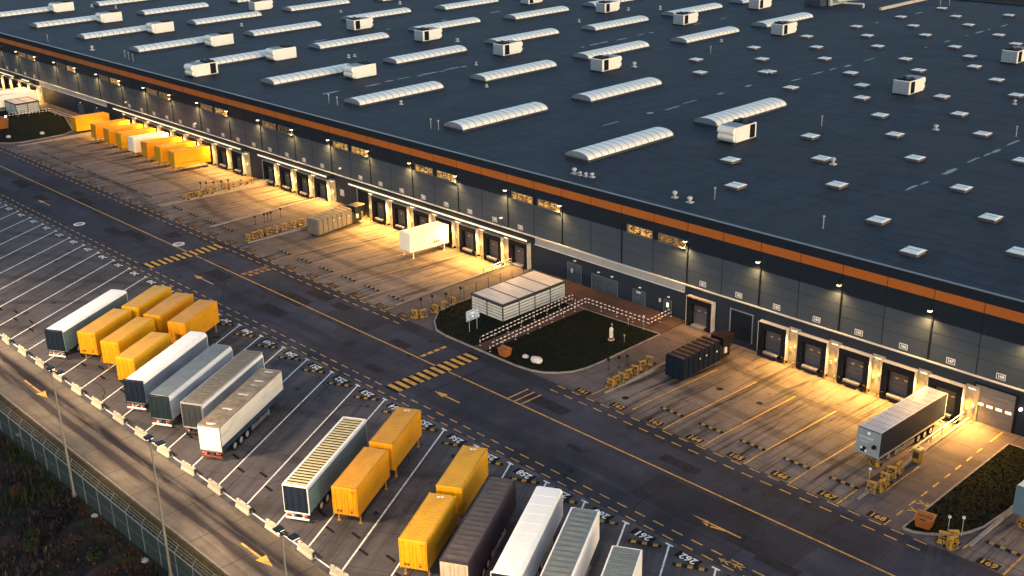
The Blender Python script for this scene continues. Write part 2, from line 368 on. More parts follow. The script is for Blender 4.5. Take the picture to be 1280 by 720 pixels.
def arc(cx, cy, r, a0, a1, n=8): return [(cx+r*math.cos(R(a0+(a1-a0)*k/n)), cy+r*math.sin(R(a0+(a1-a0)*k/n))) for k in range(n+1)]
isl = [(-110.9, 104.2), (-110.9, 93.2), (-110.4, 90.8), (-108.5, 88.5), (-106.2, 86.9), (-104.0, 86.55), (-91.2, 86.55), (-89.0, 86.9), (-87.5, 87.5), (-86.2, 88.6), (-85.2, 90.0), (-84.7, 91.8), (-84.55, 94.3), (-84.6, 105.2)]
rlawn = [(-41.0, 108.2), (-41.05, 87.0), (-40.2, 87.1), (-39.0, 87.8), (-37.7, 88.8), (-36.7, 90.3), (-36.1, 92.1), (-35.75, 96.5), (-35.75, 108.2)]
tlawn = [(-283.0, 107.0), (-283.0, 88.6), (-280.0, 87.2), (-249.4, 87.2), (-247.3, 88.6), (-246.4, 90.6), (-246.1, 94.4), (-246.0, 99.5), (-248.0, 102.5), (-262.0, 107.0)]
lm = MB(); km = MB()
for poly in (isl, rlawn, tlawn):
    lm.prism(poly, -0.02, 0.12)
    for a, b in zip(poly, poly[1:] + poly[:1]):
        d = Vector((b[0]-a[0], b[1]-a[1])); n = Vector((d.y, -d.x)).normalized()*0.2
        if poly is not isl or True:
            A, B = Vector(a), Vector(b); e = d.normalized()*0.06
            km.prism([tuple(A-e), tuple(B+e), tuple(B+e+n), tuple(A-e+n)], -0.05, 0.17 + random.uniform(-.004, .004))
o = lm.build('lawn', grassm); struct(o, 'stuff')
struct(km.build('lawn_kerb', kerbm))
wk = MB()
wk.box(-98.9, -96.9, 86.6, 106.0, 0.0, 0.135); wk.box(-108.0, -84.7, 105.3, 110.95, 0.0, 0.131)
wk.box(-262.0, -246.5, 107.1, 110.95, 0.0, 0.131)
struct(wk.build('walkway', brownp))
gb = MB()
def inpoly(p, poly):
    c = False
    for (x0, y0), (x1, y1) in zip(poly, poly[1:] + poly[:1]):
        if (y0 > p[1]) != (y1 > p[1]) and p[0] < (x1-x0)*(p[1]-y0)/(y1-y0) + x0: c = not c
    return c
for poly, n in ((isl, 5200), (rlawn, 3000), (tlawn, 1500)):
    ax, bx = min(p[0] for p in poly), max(p[0] for p in poly); ay, by = min(p[1] for p in poly), max(p[1] for p in poly)
    for _ in range(n):
        x, y = random.uniform(ax, bx), random.uniform(ay, by)
        if not inpoly((x, y), poly) or (-108.2 < x < -101.2 and 93.8 < y < 106.5) or (-99.1 < x < -96.6): continue
        a = random.uniform(0, 6.28); h = random.uniform(.03, .10); wd = random.uniform(.05, .16); c, s = math.cos(a)*wd, math.sin(a)*wd
        gb.face([(x-c, y-s, .12), (x+c, y+s, .12), (x+random.uniform(-.1, .1), y+random.uniform(-.1, .1), .12+h)], random.randint(0, 1))
struct(gb.build('grass', [grassm, pbr('grass_blade', (0.006, 0.0085, 0.005), 0.9, var=0.4, scale=1.0)], fix=False), 'stuff')

# ------------------------------------------------------------------ painted markings (sheets 4 mm and more above the paving)
wp = MB(); yp = MB(); bp = MB(); Z1, Z2, Z3 = 0.005, 0.010, 0.015
def strip(mb, a, b, wd, z, mi=0):
    a, b = Vector(a), Vector(b); d = (b-a).normalized(); n = Vector((-d.y, d.x))*wd/2
    mb.face([tuple((a-n))+(z,), tuple((b-n))+(z,), tuple((b+n))+(z,), tuple((a+n))+(z,)], mi)
D = Vector((-0.4925, 0.8703)); PX = Vector((0.8703, 0.4925))
def stall_tip(n): return -49.50 - 5.135*(262-n)        # right-hand line of stall n at its road end
for n in range(222, 270):
    x = stall_tip(n); b = (x + 13.1, 47.0)
    strip(wp, (x, 70.2), b, 0.17, Z1); strip(wp, (x-0.42, 70.2), (x+0.42, 70.2), 0.2, Z2)
    lx, ly = x - 2.62, 69.72
    strip(bp, (lx-1.25, ly), (lx+1.25, ly), 1.02, Z1)
    add_text(wp, str(n), 1.16, lx, ly, Z2, R(180), 0, 0.035)
strip(wp, (X0, 46.78), (X1, 46.78), 0.16, Z1+0.001)
strip(yp, (X0, 79.9), (X1, 79.9), 0.19, Z1)
for k in range(-8, 150):
    x = -48.7 - 2.21*k
    strip(yp, (x-.62, 72.2), (x+.62, 72.2), 0.15, Z1); strip(yp, (x-2.35-.62, 71.0), (x-2.35+.62, 71.0), 0.15, Z1)
for k in range(-8, 145):
    x = -56.74 - 2.215*k
    if -111 < x < -84: continue
    strip(yp, (x-.64, 84.9), (x+.64, 84.9), 0.15, Z1); strip(yp, (x-.64, 86.15), (x+.64, 86.15), 0.15, Z1)
def zebra(x0, x1, y0, y1, n):
    strip(bp, (x0, (y0+y1)/2), (x1, (y0+y1)/2), y1-y0+.5, Z1+.001)
    for k in range(n):
        y = y0 + (y1-y0)*(k+.5)/n; strip(yp, (x0, y), (x1, y), 0.56, Z2)
zebra(-98.35, -96.0, 72.3, 85.1, 12); zebra(-157.6, -155.05, 72.3, 85.1, 12)
for x in (-93.5, -152.8):
    for k in range(22): strip(bp, (x-.14, 72.9+k*.54), (x+.14, 72.9+k*.54), 0.26, Z1+.002)
for k in range(4): strip(yp, (-101.6, 80.35+k*1.08), (-101.6, 81.15+k*1.08), 0.5, Z1+.002)
for x in (-85.8, -84.75, -83.7): strip(yp, (x, 80.05), (x, 83.2), 0.2, Z1+.002)
for k in range(4):
    strip(yp, (-142.6, 80.4+k*1.1), (-142.6, 81.2+k*1.1), 0.7, Z1+.002, 1)
    strip(yp, (-141.5, 80.9+k*1.0), (-141.5, 81.5+k*1.0), 0.9, Z1+.002, 1)
def arrow(tx, y, s, L=5.0, hw=0.45, z=Z1+.003):
    """straight arrow, tip at tx pointing along s*x"""
    yp.face([(tx, y, z), (tx-s*1.9, y-hw, z), (tx-s*1.9, y+hw, z)][::int(s)]); strip(yp, (tx-s*1.9, y), (tx-s*L, y), 0.2, z)
arrow(-93.3, 75.45, -1, 4.4); arrow(-147.7, 75.45, -1, 5.6); arrow(-202.4, 75.45, -1, 5.0); arrow(-56.3, 75.5, -1, 5.6, 0.17)
yp.face([(-54.9, 75.2, Z2+.006), (-54.0, 74.85, Z2+.006), (-54.1, 75.25, Z2+.006)]); strip(yp, (-53.8, 75.1), (-52.2, 75.5), 0.22, Z2+.004)
arrow(-77.4, 43.35, 1, 5.1, 0.55); arrow(-124.4, 43.4, 1, 6.5, 0.55); arrow(-172.0, 43.4, 1, 5.5, 0.55)
# dock numbers and bay lines
for n in range(161, 171):
    lx = -43.75 - 5.30*(168-n) if n <= 168 else -33.2 + 5.4*(n-169)
    strip(bp, (lx-.98, 87.1), (lx+.98, 87.1), 0.98, Z1+.002); add_text(yp, str(n), 1.05, lx, 87.1, Z2, 0, 0, 0.03)
for k in range(8, 31):
    lx = -118.05 - 5.5*(k-9) if k > 8 else -113.2
    strip(bp, (lx-.98, 87.1), (lx+.98, 87.1), 0.98, Z1+.002); add_text(yp, str(168-k), 1.0, lx, 87.1, Z2, 0, 1, 0.02)
def bayline(x, y0, y1, wd=0.17):
    ys = [y0] + [v for v in (90.0,) if y0 < v < y1] + [y1]
    for p, q in zip(ys[:-1], ys[1:]):
        z0, z1 = wellz(p)+Z1+.001, wellz(q)+Z1+.001
        yp.face([(x-wd/2, p, z0), (x+wd/2, p, z0), (x+wd/2, q, z1), (x-wd/2, q, z1)])
bayline(-73.9, 87.6, 103.0); bayline(-68.65, 86.4, 103.5); bayline(-63.4, 86.4, 103.5); bayline(-58.2, 86.4, 103.5); bayline(-52.9, 86.4, 103.5); bayline(-47.6, 86.4, 90.0)
for x in (-31.6,): bayline(x, 86.4, 91)
for k in range(9, 15): bayline(-116.6-5.5*(k-9), 86.4, 104.0, 0.10)
strip(yp, (-35.85, 87.7), (-35.6, 91.5), 0.16, Z1+.002); strip(yp, (-79.6, 87.2), (-79.5, 90.0), 0.16, Z1+.002)
strip(yp, (-45.55, 91.8), (-45.5, 98.0), 0.13, Z1+.002)
for k in range(8): strip(yp, (-42.65, 86.3+k*2.28), (-42.65, 87.45+k*2.28), 0.17, Z1)
strip(yp, (-42.72, 107.6), (-42.72, 110.4), 0.17, Z1); strip(yp, (-42.7, 104.6), (-42.7, 105.8), 0.17, Z1)
def walker(x, y, s=1.0, rot=0.0):
    """painted pedestrian sign: head, body, two arms, two legs"""
    c, q = math.cos(rot), math.sin(rot)
    P = lambda a, b: (x+(a*c-b*q)*s, y+(a*q+b*c)*s)
    yp.face([P(0.13*math.cos(t), .62+0.13*math.sin(t)) + (Z2,) for t in [k*math.pi/4 for k in range(8)]])
    for i_, (a, b, wd) in enumerate((((0, .48), (0, -.05), .2), ((0, .4), (-.38, .12), .11), ((0, .4), (.36, .18), .11), ((0, 0), (-.3, -.6), .13), ((0, 0), (.3, -.58), .13))):
        strip(yp, P(*a), P(*b), wd*s, Z2+.002+i_*.0008)
walker(-41.75, 92.0, 1.05, R(-90)); walker(-41.75, 90.35, 1.05, R(-90)); walker(-49.6, 71.6, 0.9, R(90)); walker(-48.3, 71.8, 0.9, R(90))
struct(bp.build('black_marking', blackpaint, fix=False)); struct(wp.build('white_marking', whitepaint, fix=False)); struct(yp.build('yellow_marking', [yelpaint, wornpaint], fix=False))
# tar sealed cracks, dark repair patches and oil spots
cr = MB(); rq = random.Random(5); zc = [0.0006]
for _ in range(46):
    x, y = rq.uniform(-230, -30), rq.uniform(47, 86); a = rq.choice((0, 0, math.pi/2, R(119.5))) + rq.uniform(-.25, .25); p = Vector((x, y))
    for k in range(rq.randint(5, 14)):
        q = p + Vector((math.cos(a), math.sin(a)))*rq.uniform(.6, 1.6); a += rq.uniform(-.35, .35)
        if not 46.5 < q.y < 86: break
        zc[0] += 8e-6; strip(cr, p, q, rq.uniform(.05, .11), zc[0]); p = q
for _ in range(26):
    x, y = rq.uniform(-220, -35), rq.uniform(73.5, 84); lx, ly = rq.uniform(1.5, 7), rq.uniform(.8, 2.4); zc[0] += 8e-6; z_ = zc[0]; cr.face([(x, y, z_), (x+lx, y, z_), (x+lx, y+ly, z_), (x, y+ly, z_)], 1)
for _ in range(90):
    x, y = rq.uniform(-240, -30), rq.choice((rq.uniform(49, 69), rq.uniform(71, 86))); r_ = rq.uniform(.12, .5); zc[0] += 8e-6
    cr.face([(x+math.cos(t)*r_*rq.uniform(.6, 1.2), y+math.sin(t)*r_*rq.uniform(.6, 1.2), zc[0]) for t in [k*math.pi/5 for k in range(10)]], 1)
struct(cr.build('tar_repair', [pbr('tar_seal', (0.016, 0.015, 0.017), .7), pbr('asphalt_patch', (0.028, 0.026, 0.030), .9, var=.3, scale=1.0, space='world')], fix=False))
# manhole covers painted white
for x, y, lab in ((-183.5, 74.4, 'pale round manhole cover in the middle of the lane beside the arrow'), (-161.8, 80.75, 'pale round manhole cover on the yellow centre line')):
    t = thing('manhole_cover', lab, 'manhole cover', (x, y, 0), group='round manhole covers in the road')
    MB().cyl((0, 0, 0), (0, 0, 0.022), 0.95, None, 20).build('rim', whitepaint, t)
    cv = MB().cyl((0, 0, 0.022), (0, 0, 0.03), 0.62, None, 16); [cv.box(-.5, .5, q-.04, q+.04, .03, .036) for q in (-.3, 0, .3)]
    cv.build('lid', pbr('cast_iron', (0.25, 0.25, 0.25), 0.6), t)
# ------------------------------------------------------------------ warehouse
WY, ZR = 111.0, 14.2
wh = thing('warehouse', 'huge flat roofed grey warehouse with an orange stripe and rows of loading docks', 'warehouse', (-180, WY, 0))
def wpart(mb, name, mats, **k): return mb.build(name, mats, wh, loc=(180, -WY, 0), **k)      # built in world coordinates
WX0, WX1 = -420.0, 40.0
def band(name, z0, z1, m, y=WY, d=0.25, x0=WX0, x1=WX1): return wpart(MB().box(x0, x1, y, y+d, z0, z1), name, m)
band('plinth_wall', -1.2, 5.0, wallbase); band('wall', 5.0, 9.87, wallgrey); band('upper_wall', 9.87, 12.24, walldark)
band('stripe', 12.24, 13.34, stripem); band('parapet', 13.34, 14.5, walldark)
wpart(MB().box(WX0, WX1, WY-.06, WY+.32, 14.502, 14.57), 'parapet_cap', pbr('cap_metal', (0.16, 0.18, 0.21), 0.4, var=0.1, space='world'))
wpart(MB().box(WX0, WX1, WY-.22, WY-.002, 5.02, 5.16), 'ledge', ledgem)
rb = MB(); rb.face([(WX0, WY+.25, ZR), (WX1, WY+.25, ZR), (WX1, 305, ZR), (WX0, 305, ZR)])
roof = wpart(rb, 'roof', roofm, fix=False)
wpart(MB().box(WX0, WX1, 305, 305.4, -1.5, 14.5), 'rear_wall', walldark); wpart(MB().box(WX0-.3, WX0, WY, 305.4, -1.5, 14.5), 'end_wall', wallgrey); wpart(MB().box(WX1, WX1+.3, WY, 305.4, -1.5, 14.5), 'end_wall', wallgrey)
# welded roof seams, drainage valleys and the puddles standing in them
sm = MB()
for k in range(0, 64):
    y = 113.5 + 3.0*k; x = WX0 + random.uniform(0, 20)
    while x < WX1:
        ln = random.uniform(14, 46); sm.box(x, min(WX1, x+ln), y, y+.07, ZR, ZR+.012); x += ln + random.uniform(4, 40)
wpart(sm, 'roof_seam', pbr('seam_strip', (0.026, 0.031, 0.040), 0.7, var=0.3, scale=0.2, space='world', dirt=(0.034, 0.040, 0.050), dscale=.12, damt=1.0))
pm = MB()
def puddle(x, y, lx, ly):
    n = 14; pts = []
    for k in range(n):
        t = 2*math.pi*k/n; q = random.uniform(.7, 1.15); pts.append((x+math.cos(t)*lx*q, y+math.sin(t)*ly*q, ZR+.024))
    pb_ = MB(); pb_.face([(a-x, b-y, 0) for a, b, c in pts]); pb_.build('roof_puddle', wm_, wh, loc=(x+180, y-WY, ZR+.024), fix=False)
wm_ = bpy.data.materials.new('standing_water'); wm_.use_nodes = True; _b = wm_.node_tree.nodes['Principled BSDF']; _b.inputs['Base Color'].default_value = (.17, .18, .19, 1); _b.inputs['Roughness'].default_value = 0.35; _b.inputs['Specular IOR Level'].default_value = .4
for x, ys in ((-71, (140.6, 143.6, 151, 158.7, 162.6, 165.2, 171.5)), (-121.5, (190, 198, 203.3, 208, 216.4)), (-119.2, (236, 245.7, 255, 261, 265.8, 272.8)), (-124.6, (141, 151, 156.5, 162, 171, 179.7)), (-176.8, (190, 194.3, 197.6, 203.4, 210.5, 214.4, 231, 242)), (-180.3, (125, 134.4, 138.7, 142.5, 146, 148.6, 152, 155.4, 158)), (-231, (157.5, 178, 196, 214)), (-144, (259, 278.6))):
    for y in ys: puddle(x + random.uniform(-.4, .4), y, random.uniform(.18, .5), random.uniform(0.6, 2.6))
# vertical panel joints, downpipes with wall lamps
jm = MB()
SEAMS = [-68.6 - 5.5*k for k in range(-19, 64)]
for x in SEAMS:
    if not WX0 < x < WX1: continue
    jm.box(x-.035, x+.035, WY-.012, WY-.001, 5.17, 9.86); jm.box(x-.03, x+.03, WY-.012, WY-.001, 9.88, 12.235)
    jm.box(x-.03, x+.03, WY-.012, WY-.001, 12.245, 13.335); jm.box(x-.03, x+.03, WY-.012, WY-.001, 13.345, 14.49)
for z in (7.1, 8.5): jm.box(WX0, WX1, WY-.008, WY-.0005, z, z+.03)
wpart(jm, 'panel_joint', seamm)
nl = 0; LAMPX = []
for k in range(-6, 46):
    x = -63.3 - 11.0*k
    if not -330 < x < 0: continue
    nl += 1; LAMPX.append(x)
    dp = MB().cyl((x-180+180+.35, WY-.07, 5.2), (x+.35, WY-.07, 10.8), .06, None, 6); wpart(dp, 'downpipe', seamm)
    if abs(x+96.3) < 1: continue
    l = wpart(MB().cbox(x-.22, x+.22, WY-.42, WY-.02, 10.95, 11.2, .05), 'wall_lamp', darksteel)
    gl = MB().box(x-.18, x+.18, WY-.44, WY-.08, 10.84, 10.945).build('lamp_lens', lampglow, l)
    if -330 < x < -30:
        e = spot('wall_lamp_light', (x+180, -.62, 10.75), (x+180, -5.0, 0), WALLL_W*random.uniform(.75, 1.2), WARM2, 150, 1.0, .12, wh)
# lit windows in pairs
for k in range(0, 11):
    for a, b in ((-94.9, -90.8), (-89.6, -85.4)):
        x0, x1 = a-22*k, b-22*k
        wf = MB(); wf.box(x0-.12, x1+.12, WY-.26, WY-.003, 9.88, 9.98); wf.box(x0-.08, x1+.08, WY-.20, WY-.003, 10.98, 11.05)
        wf.box(x0-.08, x0, WY-.20, WY-.003, 9.98, 10.98); wf.box(x1, x1+.08, WY-.20, WY-.003, 9.98, 10.98)
        for q in (1, 2, 3): wf.box(x0+(x1-x0)*q/4-.04, x0+(x1-x0)*q/4+.04, WY-.10, WY-.004, 9.98, 10.98)
        wf.box(x0, x1, WY-.09, WY-.031, 10.62, 10.68)
        w_ = wpart(wf, 'window', pbr('window_frame', (0.14, 0.13, 0.12), 0.5))
        p = MB().box(x0, x1, WY-.03, WY-.004, 9.98, 10.98).build('pane', random.choice((winm, winm, winmd, winmd, winmo)) if k > 3 else (winm if k != 0 or a < -90 else winmd), w_)

# ---------------- loading docks
def mk_dock():
    P = {}
    s = MB(); s.box(-1.95, -1.25, -.75, 0, -.1, 4.0); s.box(1.25, 1.95, -.75, 0, -.1, 4.0); s.box(-1.25, 1.25, -.75, 0, 3.15, 4.0)
    s.box(-2.0, 2.0, -.80, 0.0, 4.003, 4.06, 1); s.box(-2.02, -1.955, -.80, 0, -.1, 4.0, 1); s.box(1.955, 2.02, -.80, 0, -.1, 4.0, 1)
    P['dock_shelter'] = s.mesh('dock_shelter', [blackm, pbr('shelter_edge', (0.42, 0.41, 0.40), 0.5)])
    d = MB()
    for k in range(5): d.cbox(-1.25, 1.25, -.12, -.04, .42+k*.545, .42+(k+1)*.545-.015, .015)
    P['dock_door'] = d.mesh('dock_door', doorm)
    wv = MB(); wv.cbox(-.2, .2, -.15, -.121, 2.15, 2.32, .02)
    P['door_window'] = wv.mesh('door_window', pbr('amber_reflection', (0.55, 0.30, 0.10), 0.25))  # amber reflection on the panes is put into their base colour
    l = MB(); l.box(-1.05, 1.05, -.95, -.04, .30, .40); l.box(-1.0, 1.0, -1.05, -.951, .12, .36); 
    P['dock_leveller'] = l.mesh('dock_leveller', pbr('leveller_steel', (0.22, 0.22, 0.24), 0.5, 0.3, var=0.25, scale=2.5))
    bmp = MB(); bmp.cbox(-.15, .15, -1.0, -.76, -.15, .45, .04)
    P['dock_bumper'] = bmp.mesh('dock_bumper', rubber)
    sk = MB(); sk.box(-1.95, 1.95, -.76, 0, -.95, -.102)
    P['dock_pit'] = sk.mesh('dock_pit', pbr('pit_dark', (0.03, 0.032, 0.038), 0.7))
    return P
DK = mk_dock()
def mk_pier():
    P = {}
    p = MB(); p.box(-.74, .74, -.14, 0, -.95, 4.3); p.box(-.74, -.70, -.18, -.14, -.95, 4.3); p.box(.70, .74, -.18, -.14, -.95, 4.3); p.box(-.05, .05, -.17, -.14, -.95, 4.3)
    P['dock_pier'] = p.mesh('dock_pier', pierm)
    q = MB(); q.cbox(-.45, .45, -.42, -.142, 4.02, 4.22, .04); P['pier_lamp'] = q.mesh('pier_lamp', steel)
    g = MB(); g.box(-.38, .38, -.38, -.20, 3.985, 4.015); P['lamp_lens'] = g.mesh('lamp_lens', lampglow)
    c = MB(); c.cbox(-.55, -.25, -.30, -.142, 1.3, 1.75, .03); c.cyl((.25, -.15, .2), (.25, -.15, 2.0), .04, None, 6); c.cbox(.1, .42, -.32, -.142, 1.75, 2.2, .03)
    P['control_box'] = c.mesh('control_box', pbr('control_grey', (0.35, 0.33, 0.32), 0.5, var=0.3, scale=3))
    a = MB(); a.cyl((.26, -.33, 2.05), (.26, -.36, 2.05), .09, None, 8)
    P['signal_light'] = a.mesh('signal_light', amber)
    e = MB()
    e.cyl((0, -1.0, -.85), (0, -1.0, .35), .09, None, 8)
    P['dock_bollard'] = e.mesh('dock_bollard', pbr('worn_bollard', (0.40, 0.26, 0.06), 0.6, var=0.3, scale=3, dirt=(0.1, 0.06, 0.03), dscale=3, damt=0.8))
    return P
PR = mk_pier()
dockc = lambda k: -71.35 - 5.5*k
def put_dock(k, dz=-0.35):
    s = link('dock_shelter', DK['dock_shelter'], wh, (dockc(k)+180, -.003, dz))
    for nme in ('dock_door', 'dock_leveller', 'dock_pit'): link(nme, DK[nme], s)
    for px in (-1.6, 1.6): link('dock_bumper', DK['dock_bumper'], s, (px, 0, 0))
    for px in (-.375, .725): link('door_window', DK['door_window'], s, (px, 0, 0))
    return s
def put_pier(x, dz=-.35, lit=1.0):
    s = link('dock_pier', PR['dock_pier'], wh, (x+180, -.003, dz))
    for nme in ('pier_lamp', 'lamp_lens', 'control_box', 'signal_light'): link(nme, PR[nme], s)
    for px in (-.62, .62): link('dock_bollard', PR['dock_bollard'], s, (px, 0, 0))
    if lit: spot('pier_lamp_light', (x+180, -.85, 3.95+dz), (x+180, -4.6, -1.0), PIER_W*lit*random.uniform(.55, 1.3), WARM, 138, 0.95, .1, wh)
GROUPS = [list(range(-4, 1)), list(range(9, 15)), list(range(17, 21)), list(range(22, 31)), list(range(39, 45)), [-7, -8, -9, -10]]
for gset in GROUPS:
    for k in gset: put_dock(k)
    for k in gset:
        put_pier(dockc(k)+2.75, lit=0.9)
    if gset[0] in (22, 9, -4): put_pier(dockc(gset[-1])-2.75) if gset[0] != -4 else None
put_pier(-47.2-.9, lit=.8) if False else None
for k, dz in ((2, -.1), (8, -.1)):
    put_dock(k, dz)
for k in (2, 8):
    e = spot('dock_frame_light', (dockc(k)+180, -1.3, 4.15), (dockc(k)+180, -5, 0), PIER_W*.13, (1.0, .5, .16), 150, .8, .1, wh)
    l = wpart(MB().cbox(dockc(k)-1.9, dockc(k)+1.9, WY-1.1, WY-.81, 4.0, 4.14, .05), 'dock_hood', pbr('hood_tan', (0.26, 0.15, 0.08), 0.5))
    lamp_ = MB().box(dockc(k)-.25, dockc(k)+.25, WY-.2, WY-.14, 3.1-.1, 3.22-.1).build('lamp_lens', amber, l)
# canopies with an emissive fascia along their front edge
for x0, x1 in ((-189.6, -111.9),):
    pass
for x0, x1 in ((-156.2, -112.6), (-184.3, -161.9), (-242.5, -189.6), (-318.0, -296.0), (-291.5, -286.5)):
    c_ = wpart(MB().box(x0, x1, WY-1.05, WY-.003, 4.50, 4.80), 'canopy', walldark)
    MB().box(x0+.15, x1-.5, WY-1.10, WY-1.055, 4.42, 4.74).build('canopy_fascia', stripglow, c_)
    MB().box(x0, x1, WY-1.2, WY-1.06, 4.745, 4.80).build('canopy_edge', darksteel, c_)
# dark link wall with white notices between two dock groups
wpart(MB().cbox(-162.3, -161.5, WY-.06, WY-.004, 1.5, 2.8, .01).cbox(-160.1, -159.0, WY-.06, WY-.004, 1.5, 2.6, .01), 'notice_board', pbr('notice_white', (0.45, 0.46, 0.48), 0.5, var=0.3, scale=4, stretch=(1, 1, 3)))
# recessed stretches: pale corrugated strip, doors, small lamps
for x0, x1, zt in ((-112.4, -85.2, 5.0), (-283.3, -247.5, 5.0)):
    sb = MB(); n = int((x1-x0)/.22)
    for k in range(n):
        a, b = x0+(x1-x0)*k/n, x0+(x1-x0)*(k+.55)/n; sb.box(a, b, WY-.07, WY-.004, 4.05, 4.94)
    sb.box(x0, x1, WY-.04, WY-.003, 4.05, 4.94)
    s_ = wpart(sb, 'cladding_strip', stripm)
    MB().box(x0, x1, WY-.20, WY-.072, 3.93, 4.045).build('strip_trim', ledgem, s_)
doorb = pbr('blue_grey_door', (0.055, 0.075, 0.100), 0.45, var=0.15, scale=1)
for x0, x1, zt, nl_ in ((-105.9, -103.4, 2.9, 2), (-101.3, -99.1, 2.35, 2), (-98.8, -96.7, 2.35, 2), (-93.8, -91.8, 2.1, 1), (-88.5, -87.35, 2.1, 1), (-262.5, -260.3, 2.4, 2), (-254.0, -252.0, 2.4, 2)):
    db = MB(); n = nl_
    for k in range(n):
        a, b = x0+(x1-x0)*k/n, x0+(x1-x0)*(k+1)/n; db.cbox(a+.03, b-.03, WY-.07, WY-.02, .14, zt-.05, .015)
    d_ = wpart(db, 'door', doorb)
    fr = MB(); fr.box(x0-.1, x0, WY-.1, WY-.003, .13, zt+.06); fr.box(x1, x1+.1, WY-.1, WY-.003, .13, zt+.06); fr.box(x0, x1, WY-.1, WY-.003, zt-.04, zt+.06)
    fr.build('door_frame', pbr('frame_grey', (0.10, 0.12, 0.15), 0.5), d_)
    MB().cyl(((x0+x1)/2-.12, WY-.12, 1.15), ((x0+x1)/2-.12, WY-.075, 1.15), .05, None, 8).build('handle', steel, d_)
    MB().cbox((x0+x1)/2+.0, (x0+x1)/2+.35, WY-.25, WY-.003, zt+.45, zt+.6, .03).build('bulkhead_lamp', pbr('lamp_opal', (0.8, 0.8, 0.78), 0.3), d_)
vm = MB(); vm.box(-88.1, -87.75, WY-.085, WY-.071, 1.15, 1.75); wpart(vm, 'door_pane', emit('door_pane_glow', (1.0, 0.75, 0.35), .9))
wpart(MB().cbox(-93.3, -92.5, WY-.12, WY-.075, 1.7, 2.0, .02).cbox(-105.3, -104.9, WY-.1, WY-.072, 1.5, 2.1, .02).cbox(-89.4, -89.1, WY-.1, WY-.004, 1.5, 2.0, .02), 'door_sign', pbr('sign_pale', (0.5, 0.52, 0.55), 0.5, var=.3, scale=5))
# gate 162 with the waste press, gate beside the far press
for xc in (-76.3, -153.4):
    gm = MB(); gm.box(xc-1.6, xc+1.6, WY-.03, WY-.004, .0, 3.75); g_ = wpart(gm, 'gateway', pbr('gate_dark', (0.012, 0.016, 0.022), 0.6))
    fr = MB(); fr.box(xc-1.75, xc-1.6, WY-.16, WY-.003, 0, 3.9); fr.box(xc+1.6, xc+1.75, WY-.16, WY-.003, 0, 3.9); fr.box(xc-1.6, xc+1.6, WY-.16, WY-.003, 3.751, 3.9)
    fr.build('gate_frame', pbr('gate_frame_metal', (0.17, 0.19, 0.21), 0.4, var=.1), g_)
# ground level door 168
d8 = MB()
for k in range(7): d8.cbox(-46.35, -42.05, WY-.10, WY-.02, .02+k*.6, .02+(k+1)*.6-.015, .012)
d8_ = wpart(d8, 'sectional_door', pbr('door168_grey', (0.16, 0.15, 0.15), 0.45, var=.1, stretch=(1, 1, 4)))
for k in range(4): MB().cbox(-45.95+k*1.0, -45.30+k*1.0, WY-.13, WY-.101, 1.95, 2.25, .02).build('door_window', emit('door_window_glow', (1.0, .62, .22), 1.1), d8_)
MB().box(-46.6, -46.36, WY-.14, WY-.003, 0, 4.35).box(-42.04, -41.8, WY-.14, WY-.003, 0, 4.35).box(-46.36, -42.04, WY-.14, WY-.003, 4.25, 4.35).build('door_frame', seamm, d8_)
wpart(MB().cyl((-41.4, WY-.3, 3.0), (-41.4, WY-.06, 3.0), .16, None, 10), 'bulkhead_lamp', emit('bulkhead_glow', (1.0, .9, .8), 2.5))
spot('gate_lamp_light', (-46.8+180, -.6, 3.9), (-44.5+180, -6, 0), PIER_W*.42, (1.0, .44, .10), 150, .9, .1, wh)
# small number plates above the docks
plate = pbr('plate_white', (0.72, 0.74, 0.76), 0.4, var=.03); plated = pbr('plate_dark', (0.05, 0.06, 0.08), 0.4)
for k in list(range(-5, 3)) + list(range(8, 16)) + list(range(17, 31)) + list(range(39, 44)):
    n = 163 - k if k < 3 else 168 - k
    x = dockc(k)
    pb = MB(); pb.box(-.5, .5, -.02, 0, -.34, .34, 0); pb.box(-.42, .42, -.026, -.02, -.26, .26, 1)
    mb2 = MB(); add_text(mb2, str(n), .46, 0, -.031, 0, 0, 0, .03, 'xz')
    pl = pb.build('number_plate', [plate, plated], wh, (x+180-.1, -.004, 5.82)); mb2.build('number', plate, pl, fix=False)
for x in (-120.0+.75, -160.5+1.2, -208.0, -238.0+.6):
    fl = wpart(MB().cbox(x-.18, x+.18, WY-.5, WY-.02, 6.35, 6.6, .05), 'flood_lamp', pbr('lamp_shell', (0.6, 0.6, 0.6), 0.4))

